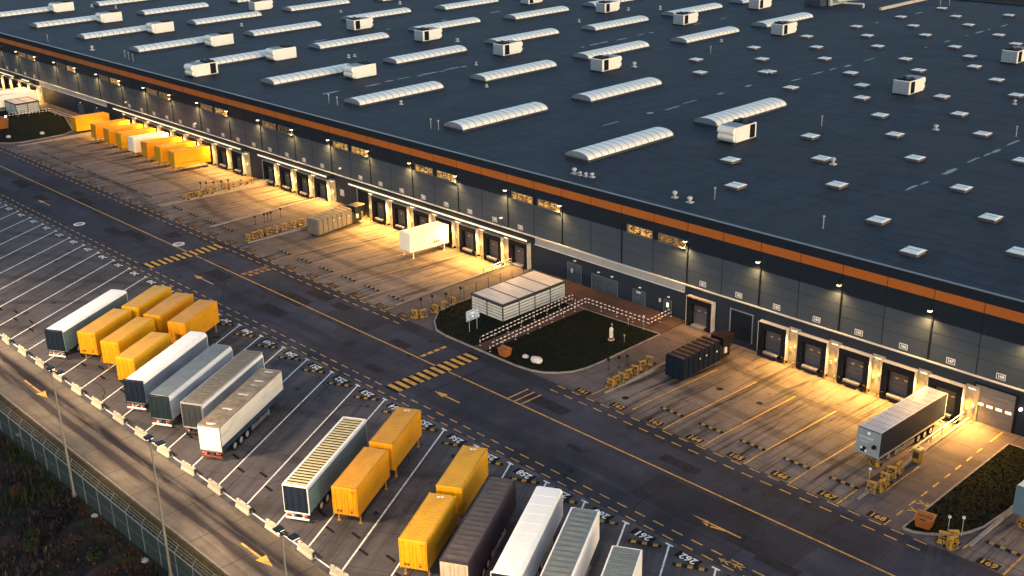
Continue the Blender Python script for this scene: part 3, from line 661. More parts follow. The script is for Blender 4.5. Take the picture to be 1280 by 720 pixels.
# ---------------- barrel skylights
def mk_sky(W=4.5, L=19.6, H=.92):
    a = MB(); n = 12; seg = []
    for k in range(n+1):
        t = math.pi*(k/n); seg.append((-math.cos(t)*W/2, .30 + math.sin(t)**.8*H if 0 < k < n else .30))
    for k in range(n):
        (xa, za), (xb, zb) = seg[k], seg[k+1]; a.face([(xa, 0, za), (xb, 0, zb), (xb, L, zb), (xa, L, za)])
    e = MB()
    e.face([(x, 0, z-.01) for x, z in seg])
    ends = e.mesh('end_panel', skyend)
    r = a
    for q in range(14):
        y = L*q/13
        for k in range(n):
            (xa, za), (xb, zb) = seg[k], seg[k+1]; r.face([(xa*1.008, y-.08, za+.03), (xb*1.008, y-.08, zb+.03), (xb*1.008, y+.08, zb+.03), (xa*1.008, y+.08, za+.03)], 1)
    main = a.mesh('skylight', [skyw, ribm], fix=False); ribs = None
    kk = MB(); kk.box(-W/2-.12, W/2+.12, -.15, 0, 0, .32); kk.box(-W/2-.12, W/2+.12, L, L+.15, 0, .32); kk.box(-W/2-.12, -W/2, 0, L, 0, .32); kk.box(W/2, W/2+.12, 0, L, 0, .32)
    return main, ends, ribs, kk.mesh('upstand', pbr('upstand_dark', (0.05, 0.055, 0.062), 0.6, var=.2))
SKM = mk_sky()
rows = [(121.1, [-111.3-27.55*k for k in range(9)]), (150.1, [-109.9-27.45*k for k in range(10)]), (179.4, [-164.9-27.5*k for k in range(8)]), (207.3, [-161.0-27.3*k for k in range(8)]), (236.0, [-159.6-27.5*k for k in range(8)]), (264.5, [-187-27.5*k for k in range(7)])]
for y, xs_ in rows:
    for x in xs_:
        s = link('skylight', SKM[0], wh, (x-2.35+180, y-WY, ZR))
        link('end_panel', SKM[1], s, (0, -.02, 0)); link('end_panel', SKM[1], s, (0, 19.62, 0)); link('upstand', SKM[3], s)
# ---------------- small roof hatches
def mk_hatch():
    a = MB(); a.box(-1.0, 1.0, -1.0, 1.0, 0, .38); up = a.mesh('roof_hatch', pbr('hatch_upstand', (0.12, 0.085, 0.08), 0.6, var=.3))
    d = MB(); i = [(-1.12, -1.12), (1.12, -1.12), (1.12, 1.12), (-1.12, 1.12)]; j = [(-.85, -.85), (.85, -.85), (.85, .85), (-.85, .85)]
    d.face([(x, y, .40) for x, y in i][::-1]); d.face([(x, y, .52) for x, y in j])
    for k in range(4): p, q = i[k], i[(k+1) % 4]; u, v = j[k], j[(k+1) % 4]; d.face([(p[0], p[1], .40), (q[0], q[1], .40), (v[0], v[1], .52), (u[0], u[1], .52)])
    dome = d.mesh('hatch_dome', skyw)
    b = MB(); b.box(-.86, .86, -.04, .04, .50, .56); b.box(-1.15, 1.15, -1.15, -1.08, .37, .43); b.box(-1.15, 1.15, 1.08, 1.15, .37, .43)
    return up, dome, b.mesh('hatch_bar', ribm)
HT = mk_hatch()
HP = [(-145.4, 230.7), (-136.4, 220.5), (-128.0, 210.3), (-128.8, 192.0), (-117.4, 182.2), (-144.0, 249.4), (-135.6, 239.9), (-127.0, 229.4), (-115.4, 220.0), (-116.3, 200.8), (-107.8, 211.2), (-108.8, 192.2), (-103.4, 183.0), (-94.4, 173.4), (-95.3, 154.2), (-86.2, 163.5), (-87.0, 144.2), (-77.3, 153.2), (-78.4, 134.3), (-65.6, 143.7), (-76.5, 172.5), (-85.2, 182.5), (-93.5, 192.7), (-92.7, 212.0), (-101.5, 221.3), (-107.0, 230.6), (-114.3, 238.8), (-126.1, 248.4), (-134.4, 258.4), (-143.2, 268.6), (-133.4, 277.3), (-125.2, 267.2), (-113.8, 258.2), (-106.2, 249.9), (-124.4, 286.5), (-142.2, 287.4), (-84.4, 201.9), (-65.5, 161.8), (-146.3, 211.7), (-147.4, 192.9), (-137.4, 201.9), (-138.6, 182.8), (-129.3, 191.3), (-96.3, 135.0), (-88.1, 125.0), (-66.7, 124.6), (-57.3, 134.5), (-58.2, 117.3), (-49.5, 125.0), (-40.5, 134.5), (-48, 143.5), (-56, 153), (-92, 268), (-100, 277)]
for x, y in HP:
    s = link('roof_hatch', HT[0], wh, (x+180, y-WY, ZR)); link('hatch_dome', HT[1], s); link('hatch_bar', HT[2], s)
# ---------------- vent pipes and cowls on the roof
vA = MB().cyl((0, 0, 0), (0, 0, .9), .28, None, 10).cyl((0, 0, .9), (0, 0, 1.25), .5, .42, 10).cyl((0, 0, 1.25), (0, 0, 1.4), .42, .15, 10).cbox(-.55, .55, -.55, .55, 0, .25, .03).mesh('roof_vent', pbr('vent_pale', (0.42, 0.42, 0.41), 0.4, var=.2, scale=2))
vB = MB().cyl((0, 0, 0), (0, 0, 1.5), .07, None, 6).cyl((0, 0, 1.5), (0, 0, 1.65), .16, None, 8).mesh('vent_pipe', steel)
for x, y in [(-207.2, 148.6), (-207.2, 150.2), (-263.8, 187.7), (-162.5, 127.2), (-203.8, 177.0), (-262.8, 207.4), (-161.7, 147.3), (-179.4, 160.7), (-157.1, 214.6), (-198.7, 243.8), (-201.2, 215.2), (-153.0, 180.0), (-204.4, 237.6), (-108.8, 115.4), (-107.7, 115.4), (-106.7, 115.5), (-105.8, 115.8), (-83.5, 171.3), (-84.6, 143.4), (-82.1, 196.1), (-322.9, 151.8), (-331.4, 148.6), (-261.8, 115.9), (-91.2, 115.9), (-88.5, 115.6), (-264.7, 157.3)]:
    _v = link('roof_vent', vA, wh, (x+180, y-WY, ZR)); _s = random.uniform(.55, .85); _v.scale = (_s, _s, _s*random.uniform(.7, 1.1))
for x, y in [(-173.4, 119.3), (-170.4, 119.0), (-144.7, 119.2), (-143.0, 119.4), (-150.1, 201.4), (-87.0, 118.9), (-70.3, 118.1), (-72.5, 175.3), (-282.0, 114.2), (-273.5, 123.4), (-246.5, 116.4), (-243.5, 115.8), (-240.5, 115.3), (-98.2, 162), (-144, 295), (-146, 294)]:
    link('vent_pipe', vB, wh, (x+180, y-WY, ZR))
# plant deck with a pale edge beam at the far end of the roof
wpart(MB().cbox(-153.9, -153.2, 277.0, 304, ZR, ZR+.7, .05), 'roof_edge_beam', pbr('beam_beige', (0.55, 0.44, 0.34), 0.6))
wpart(MB().cyl((-164, 276.8, ZR+1.0), (-159, 278.1, ZR+1.0), .22).cyl((-159, 278.1, ZR+1.0), (-159, 278.1, ZR), .25), 'roof_duct', pbr('duct_white', (0.6, 0.6, 0.58), .4))
wpart(MB().cbox(-173.5, -168.6, 273.0, 285.0, ZR, ZR+3.4, .1), 'plant_room', pbr('plant_blue', (0.05, 0.06, 0.085), .5, var=.2))
wpart(MB().cbox(-168.2, -167.4, 276.0, 284.0, ZR, ZR+3.6, .1).cyl((-166.5, 277, ZR+1.6), (-162.5, 289, ZR+1.9), .8, None, 12), 'plant_tank', pbr('tank_white', (0.55, 0.55, 0.54), .4, var=.2))

# ------------------------------------------------------------------ rooftop air handling units (each a thing)
def mk_unit():
    """local: long axis y (-y face is the grille end), 3.3 wide, 6.4 long, 2.6 high"""
    M = {}
    b = MB(); b.cbox(-1.6, 1.6, 0, 5.2, .25, 2.6, .06); M['cabinet'] = b.mesh('cabinet', ahuw)
    e = MB(); e.cbox(-1.5, 1.5, -.08, -.002, .35, 2.5, .02); [e.box(-1.45, 1.45, -.10, -.081, z, z+.06) for z in (.9, 1.5, 2.0)]; e.cbox(-1.2, -.9, -.14, -.081, 1.9, 2.3, .02)
    M['end_panel'] = e.mesh('end_panel', ahug)
    g = MB(); g.cbox(1.602, 1.68, .45, 1.75, .40, 2.45, .02); g.cbox(-1.68, -1.602, .45, 1.75, .40, 2.45, .02); M['intake_grille'] = g.mesh('intake_grille', blackg)
    f = MB()
    for x in (-.75, .75):
        for y in (.8, 2.0): f.cyl((x, y, 2.6), (x, y, 2.95), .55, .5, 12)
    f.box(-1.45, 1.45, .2, 2.6, 2.601, 2.66); M['condenser_fan'] = f.mesh('condenser_fan', pbr('fan_black', (0.02, 0.021, 0.024), .5))
    t = MB(); t.box(-1.5, 1.5, 2.7, 5.1, 2.602, 2.65); [t.box(-1.5, 1.5, 2.7+q*.4, 2.76+q*.4, 2.65, 2.70) for q in range(6)]; M['top_panel'] = t.mesh('top_panel', ahug)
    h = MB()
    for z, r in ((2.0, .62), (.95, .52)): h.cyl((-1.45, 5.35, z), (1.45, 5.35, z), r, None, 14)
    M['air_hood'] = h.mesh('air_hood', ahuw)
    k = MB(); k.box(-1.7, -1.4, -.2, 6.0, 0, .25); k.box(1.4, 1.7, -.2, 6.0, 0, .25); [k.box(-1.4, 1.4, y, y+.2, .05, .25) for y in (0, 2.5, 5)]
    M['base_rail'] = k.mesh('base_rail', darksteel); return M
UM = mk_unit()
UNITS = [(-236.6, 170.9, 0, 'first'), (-210.8, 171.3, 0, 'second'), (-183.2, 170.6, 0, 'third'), (-155.5, 171.4, 0, 'fourth'), (-207, 229.6, 0, 'a'), (-178.9, 226.6, 0, 'b'), (-152.2, 228.9, 0, 'c'), (-179.6, 258.8, 0, 'd'), (-100.1, 190.4, 0, 'x'), (-98.4, 229.5, 0, 'y'), (-234.3, 228.6, 0, 'e'),
         (-103.0, 148.6, 180, 'n'), (-214.8, 120.2, 180, 'm'), (-243.5, 141.3, 180, 'p'), (-272.0, 141.6, 180, 'q'), (-299.2, 141.3, 180, 'r'), (-329.0, 141.6, 180, 's'), (-217.0, 140.8, 180, 't'), (-188.0, 140.2, 180, 'u'), (-285.5, 173.5, 0, 'f')]
UL = {'first': 'white rooftop unit with black grille, leftmost of four across the middle skylight row', 'second': 'white rooftop unit with black grille, second from left of four across the middle skylights', 'third': 'white rooftop unit with black grille, third from left of four across the middle skylights', 'fourth': 'white rooftop unit with black grille, rightmost of four across the middle skylights',
      'a': 'grille ended white rooftop unit near the top edge, leftmost of three before far skylights', 'b': 'grille ended white rooftop unit near the top edge, middle of three before far skylights', 'c': 'grille ended white rooftop unit before the rightmost far skylight, next to small hatches', 'd': 'small looking white rooftop unit at the far back of the roof near the top edge', 'x': 'white rooftop unit standing alone among small square hatches, grey end facing the yard', 'y': 'white rooftop unit at the right edge of the roof cut by the frame', 'e': 'small looking white rooftop unit cut by the top edge of the photo',
      'n': 'large white rooftop unit beside the rightmost near skylight, rounded hood towards the yard', 'm': 'white rooftop unit nearest the orange striped wall, rounded hood towards the yard', 'p': 'white rooftop unit at the far end of a skylight, above the unit nearest the wall', 'q': 'white rooftop unit at the far end of the third near skylight from the left edge', 'r': 'white rooftop unit at the far end of the second near skylight from the left edge', 's': 'white rooftop unit at the far end of the leftmost near skylight', 't': 'white rooftop unit at the skylight end just right of the unit nearest the wall', 'u': 'rightmost of the white rooftop units without grille at the far ends of near skylights', 'f': 'white rooftop unit half hidden behind skylights at upper left of the roof'}
for x, y, rz, key in UNITS:
    t = thing('rooftop_unit', UL[key], 'rooftop unit', (x, y, ZR), R(rz), 'air handling units on the warehouse roof')
    for nme in ('cabinet', 'end_panel', 'intake_grille', 'condenser_fan', 'top_panel', 'air_hood', 'base_rail'):
        if not (nme == 'intake_grille' and key in 'pqrstuf'): link(nme, UM[nme], t)
# ------------------------------------------------------------------ semi-trailers
def mk_wheel():
    t = MB(); n = 18
    prof = [(-.19, .36), (-.19, .46), (-.14, .50), (.14, .50), (.19, .46), (.19, .36)]
    for (xa, ra), (xb, rb_) in zip(prof[:-1], prof[1:]):
        for k in range(n):
            a, b = 2*math.pi*k/n, 2*math.pi*(k+1)/n
            t.face([(xa, ra*math.cos(a), ra*math.sin(a)), (xb, rb_*math.cos(a), rb_*math.sin(a)), (xb, rb_*math.cos(b), rb_*math.sin(b)), (xa, ra*math.cos(b), ra*math.sin(b))])
    tyre = t.mesh('wheel', rubber)
    r = MB(); r.cyl((-.15, 0, 0), (.15, 0, 0), .35, None, 16); r.cyl((.15, 0, 0), (.19, 0, 0), .14, .10, 10); r.cyl((-.19, 0, 0), (-.15, 0, 0), .10, .14, 10)
    return tyre, r.mesh('rim', pbr('rim_grey', (0.45, 0.45, 0.44), .45, .3, var=.2, scale=3))
WHL = mk_wheel()
L = 13.6
def mk_chassis():
    P = {}
    c = MB()
    for x in (-.45, .45): c.cbox(x-.07, x+.07, .1, L-.6, .82, 1.14, .02)
    for k in range(12): c.box(-1.2, 1.2, .4+k*1.1, .5+k*1.1, 1.05, 1.14)
    for y in (2.6, 3.91, 5.22): c.cyl((-1.0, y, .5), (1.0, y, .5), .08, None, 8)
    c.cbox(-1.0, 1.0, 6.4, 7.6, .55, 1.0, .05)
    P['chassis'] = c.mesh('chassis', darksteel)
    s = MB()
    for x in (-1.22, 1.22):
        s.box(x-.02, x+.02, 6.2, 10.2, .45, .58); s.box(x-.02, x+.02, 6.2, 10.2, .72, .85)
        for y in (6.4, 8.2, 10.0): s.box(x-.03, x+.03, y, y+.08, .42, 1.10)
    P['side_guard'] = s.mesh('side_guard', steel)
    lg = MB(); lg.cbox(-.08, .08, -.08, .08, .25, 1.14, .01); lg.box(-.16, .16, -.18, .18, 0.0, .05); lg.cbox(-.06, .06, -.06, .06, .05, .25, .01); lg.box(-.03, .03, -.5, -.1, .9, 1.0)
    P['landing_leg'] = lg.mesh('landing_leg', steel)
    b = MB(); b.cbox(-1.2, 1.2, -.12, .02, .42, .60, .02); b.box(-.6, -.5, .02, .5, .5, 1.0); b.box(.5, .6, .02, .5, .5, 1.0)
    P['bumper'] = b.mesh('bumper', whitep); P['bumper_dark'] = b.mesh('bumper', darksteel); P['bumper_red'] = b.mesh('bumper', redpaint)
    t = MB(); t.cbox(-.24, .24, -.05, .02, .0, .14, .02); P['tail_light'] = t.mesh('tail_light', pbr('tail_red', (0.35, 0.03, 0.02), .3))
    mg = MB()
    for y in (2.6, 3.91, 5.22):
        for x in (-1.05, 1.05):
            for k in range(6):
                a, b_ = R(20+k*23.3), R(20+(k+1)*23.3)
                mg.face([(x-.2, y+.62*math.cos(a), .5+.62*math.sin(a)), (x-.2, y+.62*math.cos(b_), .5+.62*math.sin(b_)), (x+.2, y+.62*math.cos(b_), .5+.62*math.sin(b_)), (x+.2, y+.62*math.cos(a), .5+.62*math.sin(a))])
    P['mudguard'] = mg.mesh('mudguard', blackm); return P
CH = mk_chassis()
def roof_ribs(mb, n, y0, y1, hw, z, amp, sag=0.0, mi=0):
    """tarpaulin roof stretched over bows: a cross-rippled sheet"""
    st = n*4; pts = []
    for k in range(st+1):
        y = y0+(y1-y0)*k/st; row = []
        for q in range(7):
            x = -hw+2*hw*q/6; e = 1-abs(2*q/6-1)**3
            row.append((x, y, z + amp*math.cos(2*math.pi*k/4)*e - sag*e*(.5+.5*math.sin(y*1.9+1)) + random.uniform(-.006, .006)))
        pts.append(row)
    for k in range(st):
        for q in range(6): mb.face([pts[k][q], pts[k][q+1], pts[k+1][q+1], pts[k+1][q]], mi)
def trailer(key, x, y, rz, label, side, rear, roof, roofkind, rim=None, bumper='bumper', rx=0.0, z=0.0, group='semi-trailers parked in the yard', kind='semi_trailer', curved=0.18, side_shade=None, skirt=None):
    t = thing(kind, label, 'semi-trailer', (x, y, z), rz, group, rx)
    b = MB(); H = 3.98
    # side walls, floor and rounded upper edges
    prof = [(-1.27, 1.14), (-1.27, H-curved), (-1.27+curved*.3, H-curved*.3), (-1.27+curved, H), (1.27-curved, H), (1.27-curved*.3, H-curved*.3), (1.27, H-curved), (1.27, 1.14)]
    for (xa, za), (xb, zb) in zip(prof, prof[1:] + prof[:1]): b.face([(xa, 0, za), (xb, 0, zb), (xb, L, zb), (xa, L, za)])
    b.face([(px, 0, pz) for px, pz in prof]); b.face([(px, L, pz) for px, pz in prof])
    body = b.build('body', side, t)
    if side_shade is not None:
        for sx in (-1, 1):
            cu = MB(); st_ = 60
            for k in range(st_):      # softly rippled sheet; its colour holds the bluish shade of the side
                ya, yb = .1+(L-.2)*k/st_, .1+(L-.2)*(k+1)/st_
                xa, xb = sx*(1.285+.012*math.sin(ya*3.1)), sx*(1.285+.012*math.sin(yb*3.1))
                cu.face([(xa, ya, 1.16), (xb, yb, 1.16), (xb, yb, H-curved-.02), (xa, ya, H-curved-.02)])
            cu.build('side_shade_sheet', side_shade, t, fix=False, smooth=True)
    if skirt is not None:
        for sx in (-1, 1): MB().cbox(min(sx*1.275, sx*1.30), max(sx*1.275, sx*1.30), .05, L-.05, 1.1, 1.75, .01).build('side_skirt', skirt, t)
    e = MB(); e.cbox(-1.24, -.01, -.05, -.002, 1.2, H-.12, .015); e.cbox(.01, 1.24, -.05, -.002, 1.2, H-.12, .015)
    d = e.build('rear_door', rear, t)
    lk = MB()
    for px in (-.95, -.35, .35, .95): lk.cyl((px, -.08, 1.25), (px, -.08, H-.2), .022, None, 6); lk.box(px-.05, px+.15, -.11, -.055, 2.0, 2.06)
    lk.build('locking_bar', rear, d)
    fr = MB(); fr.cbox(-1.285, -1.21, -.06, .08, 1.12, H-.02, .02); fr.cbox(1.21, 1.285, -.06, .08, 1.12, H-.02, .02); fr.cbox(-1.21, 1.21, -.06, .08, H-.1, H+.01, .02); fr.cbox(-1.285, 1.285, -.06, .08, 1.02, 1.118, .02)
    fr.build('door_frame', rim or rear, t)
    if roofkind == 'plain':
        r = MB(); r.face([(-1.27+curved, .05, H+.006), (1.27-curved, .05, H+.006), (1.27-curved, L-.05, H+.006), (-1.27+curved, L-.05, H+.006)])
        for k in range(1, 9): r.box(-1.05, 1.05, L*k/9-.03, L*k/9+.03, H+.006, H+.018)
        r.build('roof', roof, t)
    elif roofkind == 'slats':
        r = MB(); r.box(-1.05, 1.05, .15, L-.15, H+.002, H+.01); rf = r.build('roof', blackm, t)
        s = MB()
        for k in range(27): s.cbox(-1.07, 1.07, .25+k*.495, .50+k*.495, H+.02, H+.06, .01)
        s.build('roof_bow', roof, rf)
        s = MB(); s.cbox(-1.28, -1.07, 0, L, H-.03, H+.07, .02); s.cbox(1.07, 1.28, 0, L, H-.03, H+.07, .02); s.cbox(-1.07, 1.07, 0, .15, H-.03, H+.065, .02); s.cbox(-1.07, 1.07, L-.15, L, H-.03, H+.065, .02)
        s.build('roof_rail', rim, t)
    else:
        r = MB(); roof_ribs(r, {'tarp': 22, 'fine': 40, 'sag': 12, 'coarse': 18}[roofkind], .06, L-.06, 1.16, H+.05, {'tarp': .022, 'fine': .012, 'sag': .018, 'coarse': .035}[roofkind], .05 if roofkind == 'sag' else .0)
        rf = r.build('roof', roof, t, smooth=(roofkind != 'fine'), fix=False)
        if rim is not None:
            s = MB(); s.cbox(-1.29, -1.14, 0, L, H-.08, H+.075, .03); s.cbox(1.14, 1.29, 0, L, H-.08, H+.075, .03); s.cbox(-1.14, 1.14, -.01, .08, H-.08, H+.07, .02); s.cbox(-1.14, 1.14, L-.08, L, H-.08, H+.07, .02)
            s.build('roof_rail', rim, t)
    for nme in ('chassis', 'side_guard', 'mudguard'): link(nme, CH[nme], t)
    link('bumper', CH[bumper], t)
    for px in (-.8, .8):
        link('tail_light', CH['tail_light'], t, (px, -.05, .78)); link('landing_leg', CH['landing_leg'], t, (px, 10.6, 0))
    for py in (2.6, 3.91, 5.22):
        for px in (-1.03, 1.03):
            wl = link('wheel', WHL[0], t, (px, py, .5)); link('rim', WHL[1], wl)
    return t
RZ = math.asin(.4925)
whiteb = pbr('trailer_white', (0.86, 0.84, 0.79), .35, var=.03, scale=.4, dirt=(0.60, 0.59, 0.57), dscale=.8, damt=.35, stretch=(1, .25, 1))
whiteblue = pbr('trailer_pale_blue', (0.46, 0.54, 0.62), .35, var=.06, scale=.4, dirt=(0.30, 0.38, 0.46), dscale=.7, damt=.5, stretch=(1, .2, 1))
creamdirty = pbr('trailer_cream', (0.68, 0.64, 0.56), .45, var=.06, scale=.5, dirt=(0.30, 0.28, 0.25), dscale=.9, damt=.55, stretch=(1, .25, 1))
navy = pbr('trailer_navy', (0.013, 0.020, 0.038), .4, var=.15, scale=1.5)
teal = pbr('trailer_dark_teal', (0.016, 0.027, 0.036), .4, var=.15, scale=1.5)
greyrear = pbr('trailer_grey_rear', (0.036, 0.042, 0.050), .45, var=.2, scale=1.5)
purple = pbr('trailer_purple_brown', (0.036, 0.026, 0.034), .4, var=.2, scale=.8)
beige = pbr('trailer_beige_rear', (0.40, 0.33, 0.26), .5, var=.12, scale=1.2, dirt=(0.2, 0.16, 0.12), dscale=1.5, damt=.4)
tarpblue = pbr('roof_slate_blue', (0.120, 0.150, 0.175), .6, var=.15, scale=.8, dirt=(0.07, 0.085, 0.095), dscale=1.4, damt=.6)
tarpbrown = pbr('roof_olive_brown', (0.14, 0.125, 0.095), .6, var=.25, scale=1.0, dirt=(0.06, 0.05, 0.04), dscale=1.6, damt=.6, stretch=(1, 2, 1))
tarpdirty = pbr('roof_dirty_brown', (0.19, 0.16, 0.125), .95, var=.35, scale=.6, dirt=(0.09, 0.068, 0.055), dscale=.9, damt=.85)
tarpdark = pbr('roof_dark_grey', (0.070, 0.062, 0.060), .6, var=.25, scale=1.0, dirt=(0.13, 0.10, 0.085), dscale=.9, damt=.4, stretch=(1, 2, 1))
tarpgreen = pbr('roof_grey_green', (0.155, 0.175, 0.165), .6, var=.2, scale=1.0, dirt=(0.09, 0.10, 0.10), dscale=1.4, damt=.6, stretch=(1, 3, 1))
slat = pbr('roof_slat_yellow', (0.50, 0.44, 0.24), .6, var=.2, scale=1.5)
shade_teal = pbr('side_shade_teal', (0.085, 0.150, 0.185), .4, var=.2, scale=.4, dirt=(0.05, 0.09, 0.12), dscale=.7, damt=.6, stretch=(1, .4, 1))  # bluish fade down the white trailer sides, put into these sheet colours
shade_slate = pbr('side_shade_slate', (0.15, 0.19, 0.25), .4, var=.25, scale=.4, dirt=(0.09, 0.12, 0.17), dscale=.6, damt=.7, stretch=(1, .4, 1))
shade_pale = pbr('side_shade_pale', (0.32, 0.37, 0.45), .4, var=.2, scale=.4, dirt=(0.14, 0.19, 0.26), dscale=.6, damt=.7, stretch=(1, .4, 1))
skirt_navy = pbr('skirt_navy', (0.035, 0.050, 0.085), .5, var=.3, scale=1)
trailer('A', -133.7, 48.8, RZ, 'white semi-trailer with navy rear doors, leftmost in the parking row beside yellow boxes', whiteb, navy, whiteb, 'plain', navy, curved=.28, side_shade=shade_teal)
trailer('B', -113.4, 49.0, RZ, 'white semi-trailer with navy rear doors between a yellow box and a slate roofed trailer', whiteb, navy, whiteb, 'plain', navy, curved=.42, side_shade=shade_slate)
trailer('C', -107.8, 49.1, RZ, 'semi-trailer with flat slate blue roof and dark teal rear beside the white one', whiteb, teal, tarpblue, 'fine', None, 'bumper', curved=.55, side_shade=shade_pale)
trailer('D', -103.5, 50.6, RZ, 'semi-trailer with rippled olive brown tarpaulin roof and grey rear frame', whiteb, greyrear, tarpbrown, 'tarp', pbr('frame_mid_grey', (0.25, 0.25, 0.26), .5), 'bumper_dark', curved=.5, side_shade=shade_slate)
trailer('E', -97.7, 49.3, RZ, 'cream sided semi-trailer with dirty sagging brown roof and white rear door', creamdirty, whiteb, tarpdirty, 'sag', pbr('frame_rust', (0.20, 0.16, 0.13), .5), 'bumper_red', curved=.10, skirt=skirt_navy)
trailer('F', -81.6, 48.9, RZ, 'semi-trailer with yellow and black slatted roof and pale blue side', whiteblue, navy, slat, 'slats', whitep, curved=.3, side_shade=shade_teal)
trailer('G', -62.05, 51.3, RZ, 'dark purple semi-trailer with ribbed dark grey roof and beige rear', purple, beige, tarpdark, 'coarse', purple, 'bumper_dark', curved=.12)
trailer('H', -57.87, 53.2, RZ, 'plain white roofed semi-trailer between the dark purple one and a green roofed one', whiteb, navy, whiteb, 'plain', whiteb, curved=.3, side_shade=shade_pale)
trailer('I', -53.0, 52.8, RZ, 'semi-trailer with ribbed grey green roof and white sides, second from right at the bottom edge', whiteb, navy, tarpgreen, 'coarse', whitep, curved=.12)
trailer('J', -46.5, 50.9, RZ, 'semi-trailer with ribbed grey green roof and white rim, rightmost at the bottom edge', whiteb, navy, tarpgreen, 'fine', whitep, curved=.12)
# trailers backed into the docks (nose to the yard)
SL = math.atan(.8/21)
boxgrey = pbr('container_side_navy', (0.012, 0.015, 0.026), .45, var=.15, scale=.7)
boxroof = pbr('container_roof_pale', (0.52, 0.55, 0.58), .45, var=.15, scale=.8, dirt=(0.75, 0.74, 0.70), dscale=.5, damt=.5, stretch=(1.5, .6, 1))
nosem = pbr('nose_blue_grey', (0.20, 0.25, 0.30), .45, var=.1, scale=1)
def dock_trailer(x, y, label, side, roof, nose, group, grid=True):
    t = trailer('K', x, y+.0, math.pi, label, side, nose, roof, 'plain', nose, group=group, rx=SL, z=wellz(y)+.02, curved=.04)
    n = MB(); n.cbox(-1.24, 1.24, L+.01, L+.07, 1.2, 3.93, .02); n_ = n.build('nose_panel', nose, t)
    m = MB(); m.box(-.055, .055, L-.05, L+.09, 1.05, 4.0); m1 = m.build('corner_post', nose, t, (-1.215, 0, 0)); link('corner_post', m1.data, t, (1.215, 0, 0))
    if grid:
        g = MB()
        for k in range(1, 8): g.box(-1.2+k*.3-.015, -1.2+k*.3+.015, .1, L-.1, 3.992, 4.004)
        for k in range(1, 12): g.box(-1.2, 1.2, L*k/12-.02, L*k/12+.02, 4.004, 4.014)
        g.build('roof_seam', pbr('roof_seam_grey', (0.20, 0.22, 0.24), .5), t)
    s = MB(); s.box(-1.285, -1.272, .1, L-.1, 1.14, 1.34); s.box(1.272, 1.285, .1, L-.1, 1.14, 1.34); s.build('base_rail', steel, t)
    return t, n_
t, n_ = dock_trailer(-49.5, 108.4, 'long trailer with pale gridded roof and navy side docked at the right end bay', boxgrey, boxroof, nosem, 'trailers backed into the docks')
lt = MB(); yy = L+.075      # local +x is the left hand side of the nose as seen from the yard
lt.cyl((0.0, yy-.01, 3.62), (0.0, yy+.05, 3.62), .16, None, 10, 0)
for q in range(7): lt.box(.85-q*.22, 1.0-q*.22, yy-.003, yy+.012, 2.95, 3.15, 1)
for q in range(5): lt.box(.70-q*.2, .84-q*.2, yy-.003, yy+.012, 2.55, 2.65, 1)
lt.box(.15, .75, yy-.003, yy+.015, 1.45, 2.05, 2); lt.box(.55, .75, yy+.016, yy+.03, 1.75, 2.0, 0); lt.box(.05, .25, yy+.016, yy+.03, 1.5, 1.75, 0)
lt.build('nose_marking', [whitep, pbr('letter_pale', (0.42, 0.46, 0.50), .5), blackm], n_)
MB().cyl((-.72, yy, 2.35), (-.72, yy+.25, 2.35), .24, .2, 12).build('air_coupling', blackm, n_)
t, n_ = dock_trailer(-33.45, 108.3, 'blue nosed trailer with cream roof cut by the right edge of the photo', pbr('trailer_blue', (0.085, 0.150, 0.215), .45, var=.1), pbr('roof_cream', (0.72, 0.66, 0.48), .5, var=.1), pbr('trailer_blue', (0, 0, 0)), 'trailers backed into the docks', False)
dock_trailer(-281.2, 108.6, 'large white trailer docked beside the far slatted shelter', whiteb, whiteb, whiteb, 'trailers backed into the docks', False)
dock_trailer(-286.7, 108.6, 'white trailer docked at the left edge of the photo behind another one', whiteb, whiteb, whiteb, 'trailers backed into the docks', False)

# ------------------------------------------------------------------ swap bodies (box containers on four fold-down legs)
YEL = [pbr('swap_yellow_%s' % n, c, .45, var=.08, scale=.7, dirt=d, dscale=1.1, damt=.75, stretch=(1, .5, 1.3)) for n, c, d in (
    ('bright', (0.58, 0.295, 0.006), (0.44, 0.19, 0.006)), ('orange', (0.56, 0.255, 0.006), (0.42, 0.155, 0.007)), ('golden', (0.60, 0.30, 0.007), (0.46, 0.21, 0.007)))]
swapwhite = pbr('swap_white', (0.80, 0.76, 0.66), .45, var=.04, scale=.7)
SB = 7.65
LEG = MB().cbox(-.06, .06, -.06, .06, .04, 1.12, .015).box(-.15, .15, -.15, .15, 0, .04).mesh('leg', pbr('leg_steel', (0.16, 0.10, 0.06), .5, .2, var=.3))
LEGY = MB().cbox(-.06, .06, -.06, .06, .04, 1.12, .015).box(-.15, .15, -.15, .15, 0, .04).mesh('leg', pbr('leg_yellow', (0.40, 0.20, 0.03), .5, var=.3))
BRACE = MB().cyl((0, 0, .35), (0, .75, 1.08), .03, None, 6).mesh('brace', darksteel)
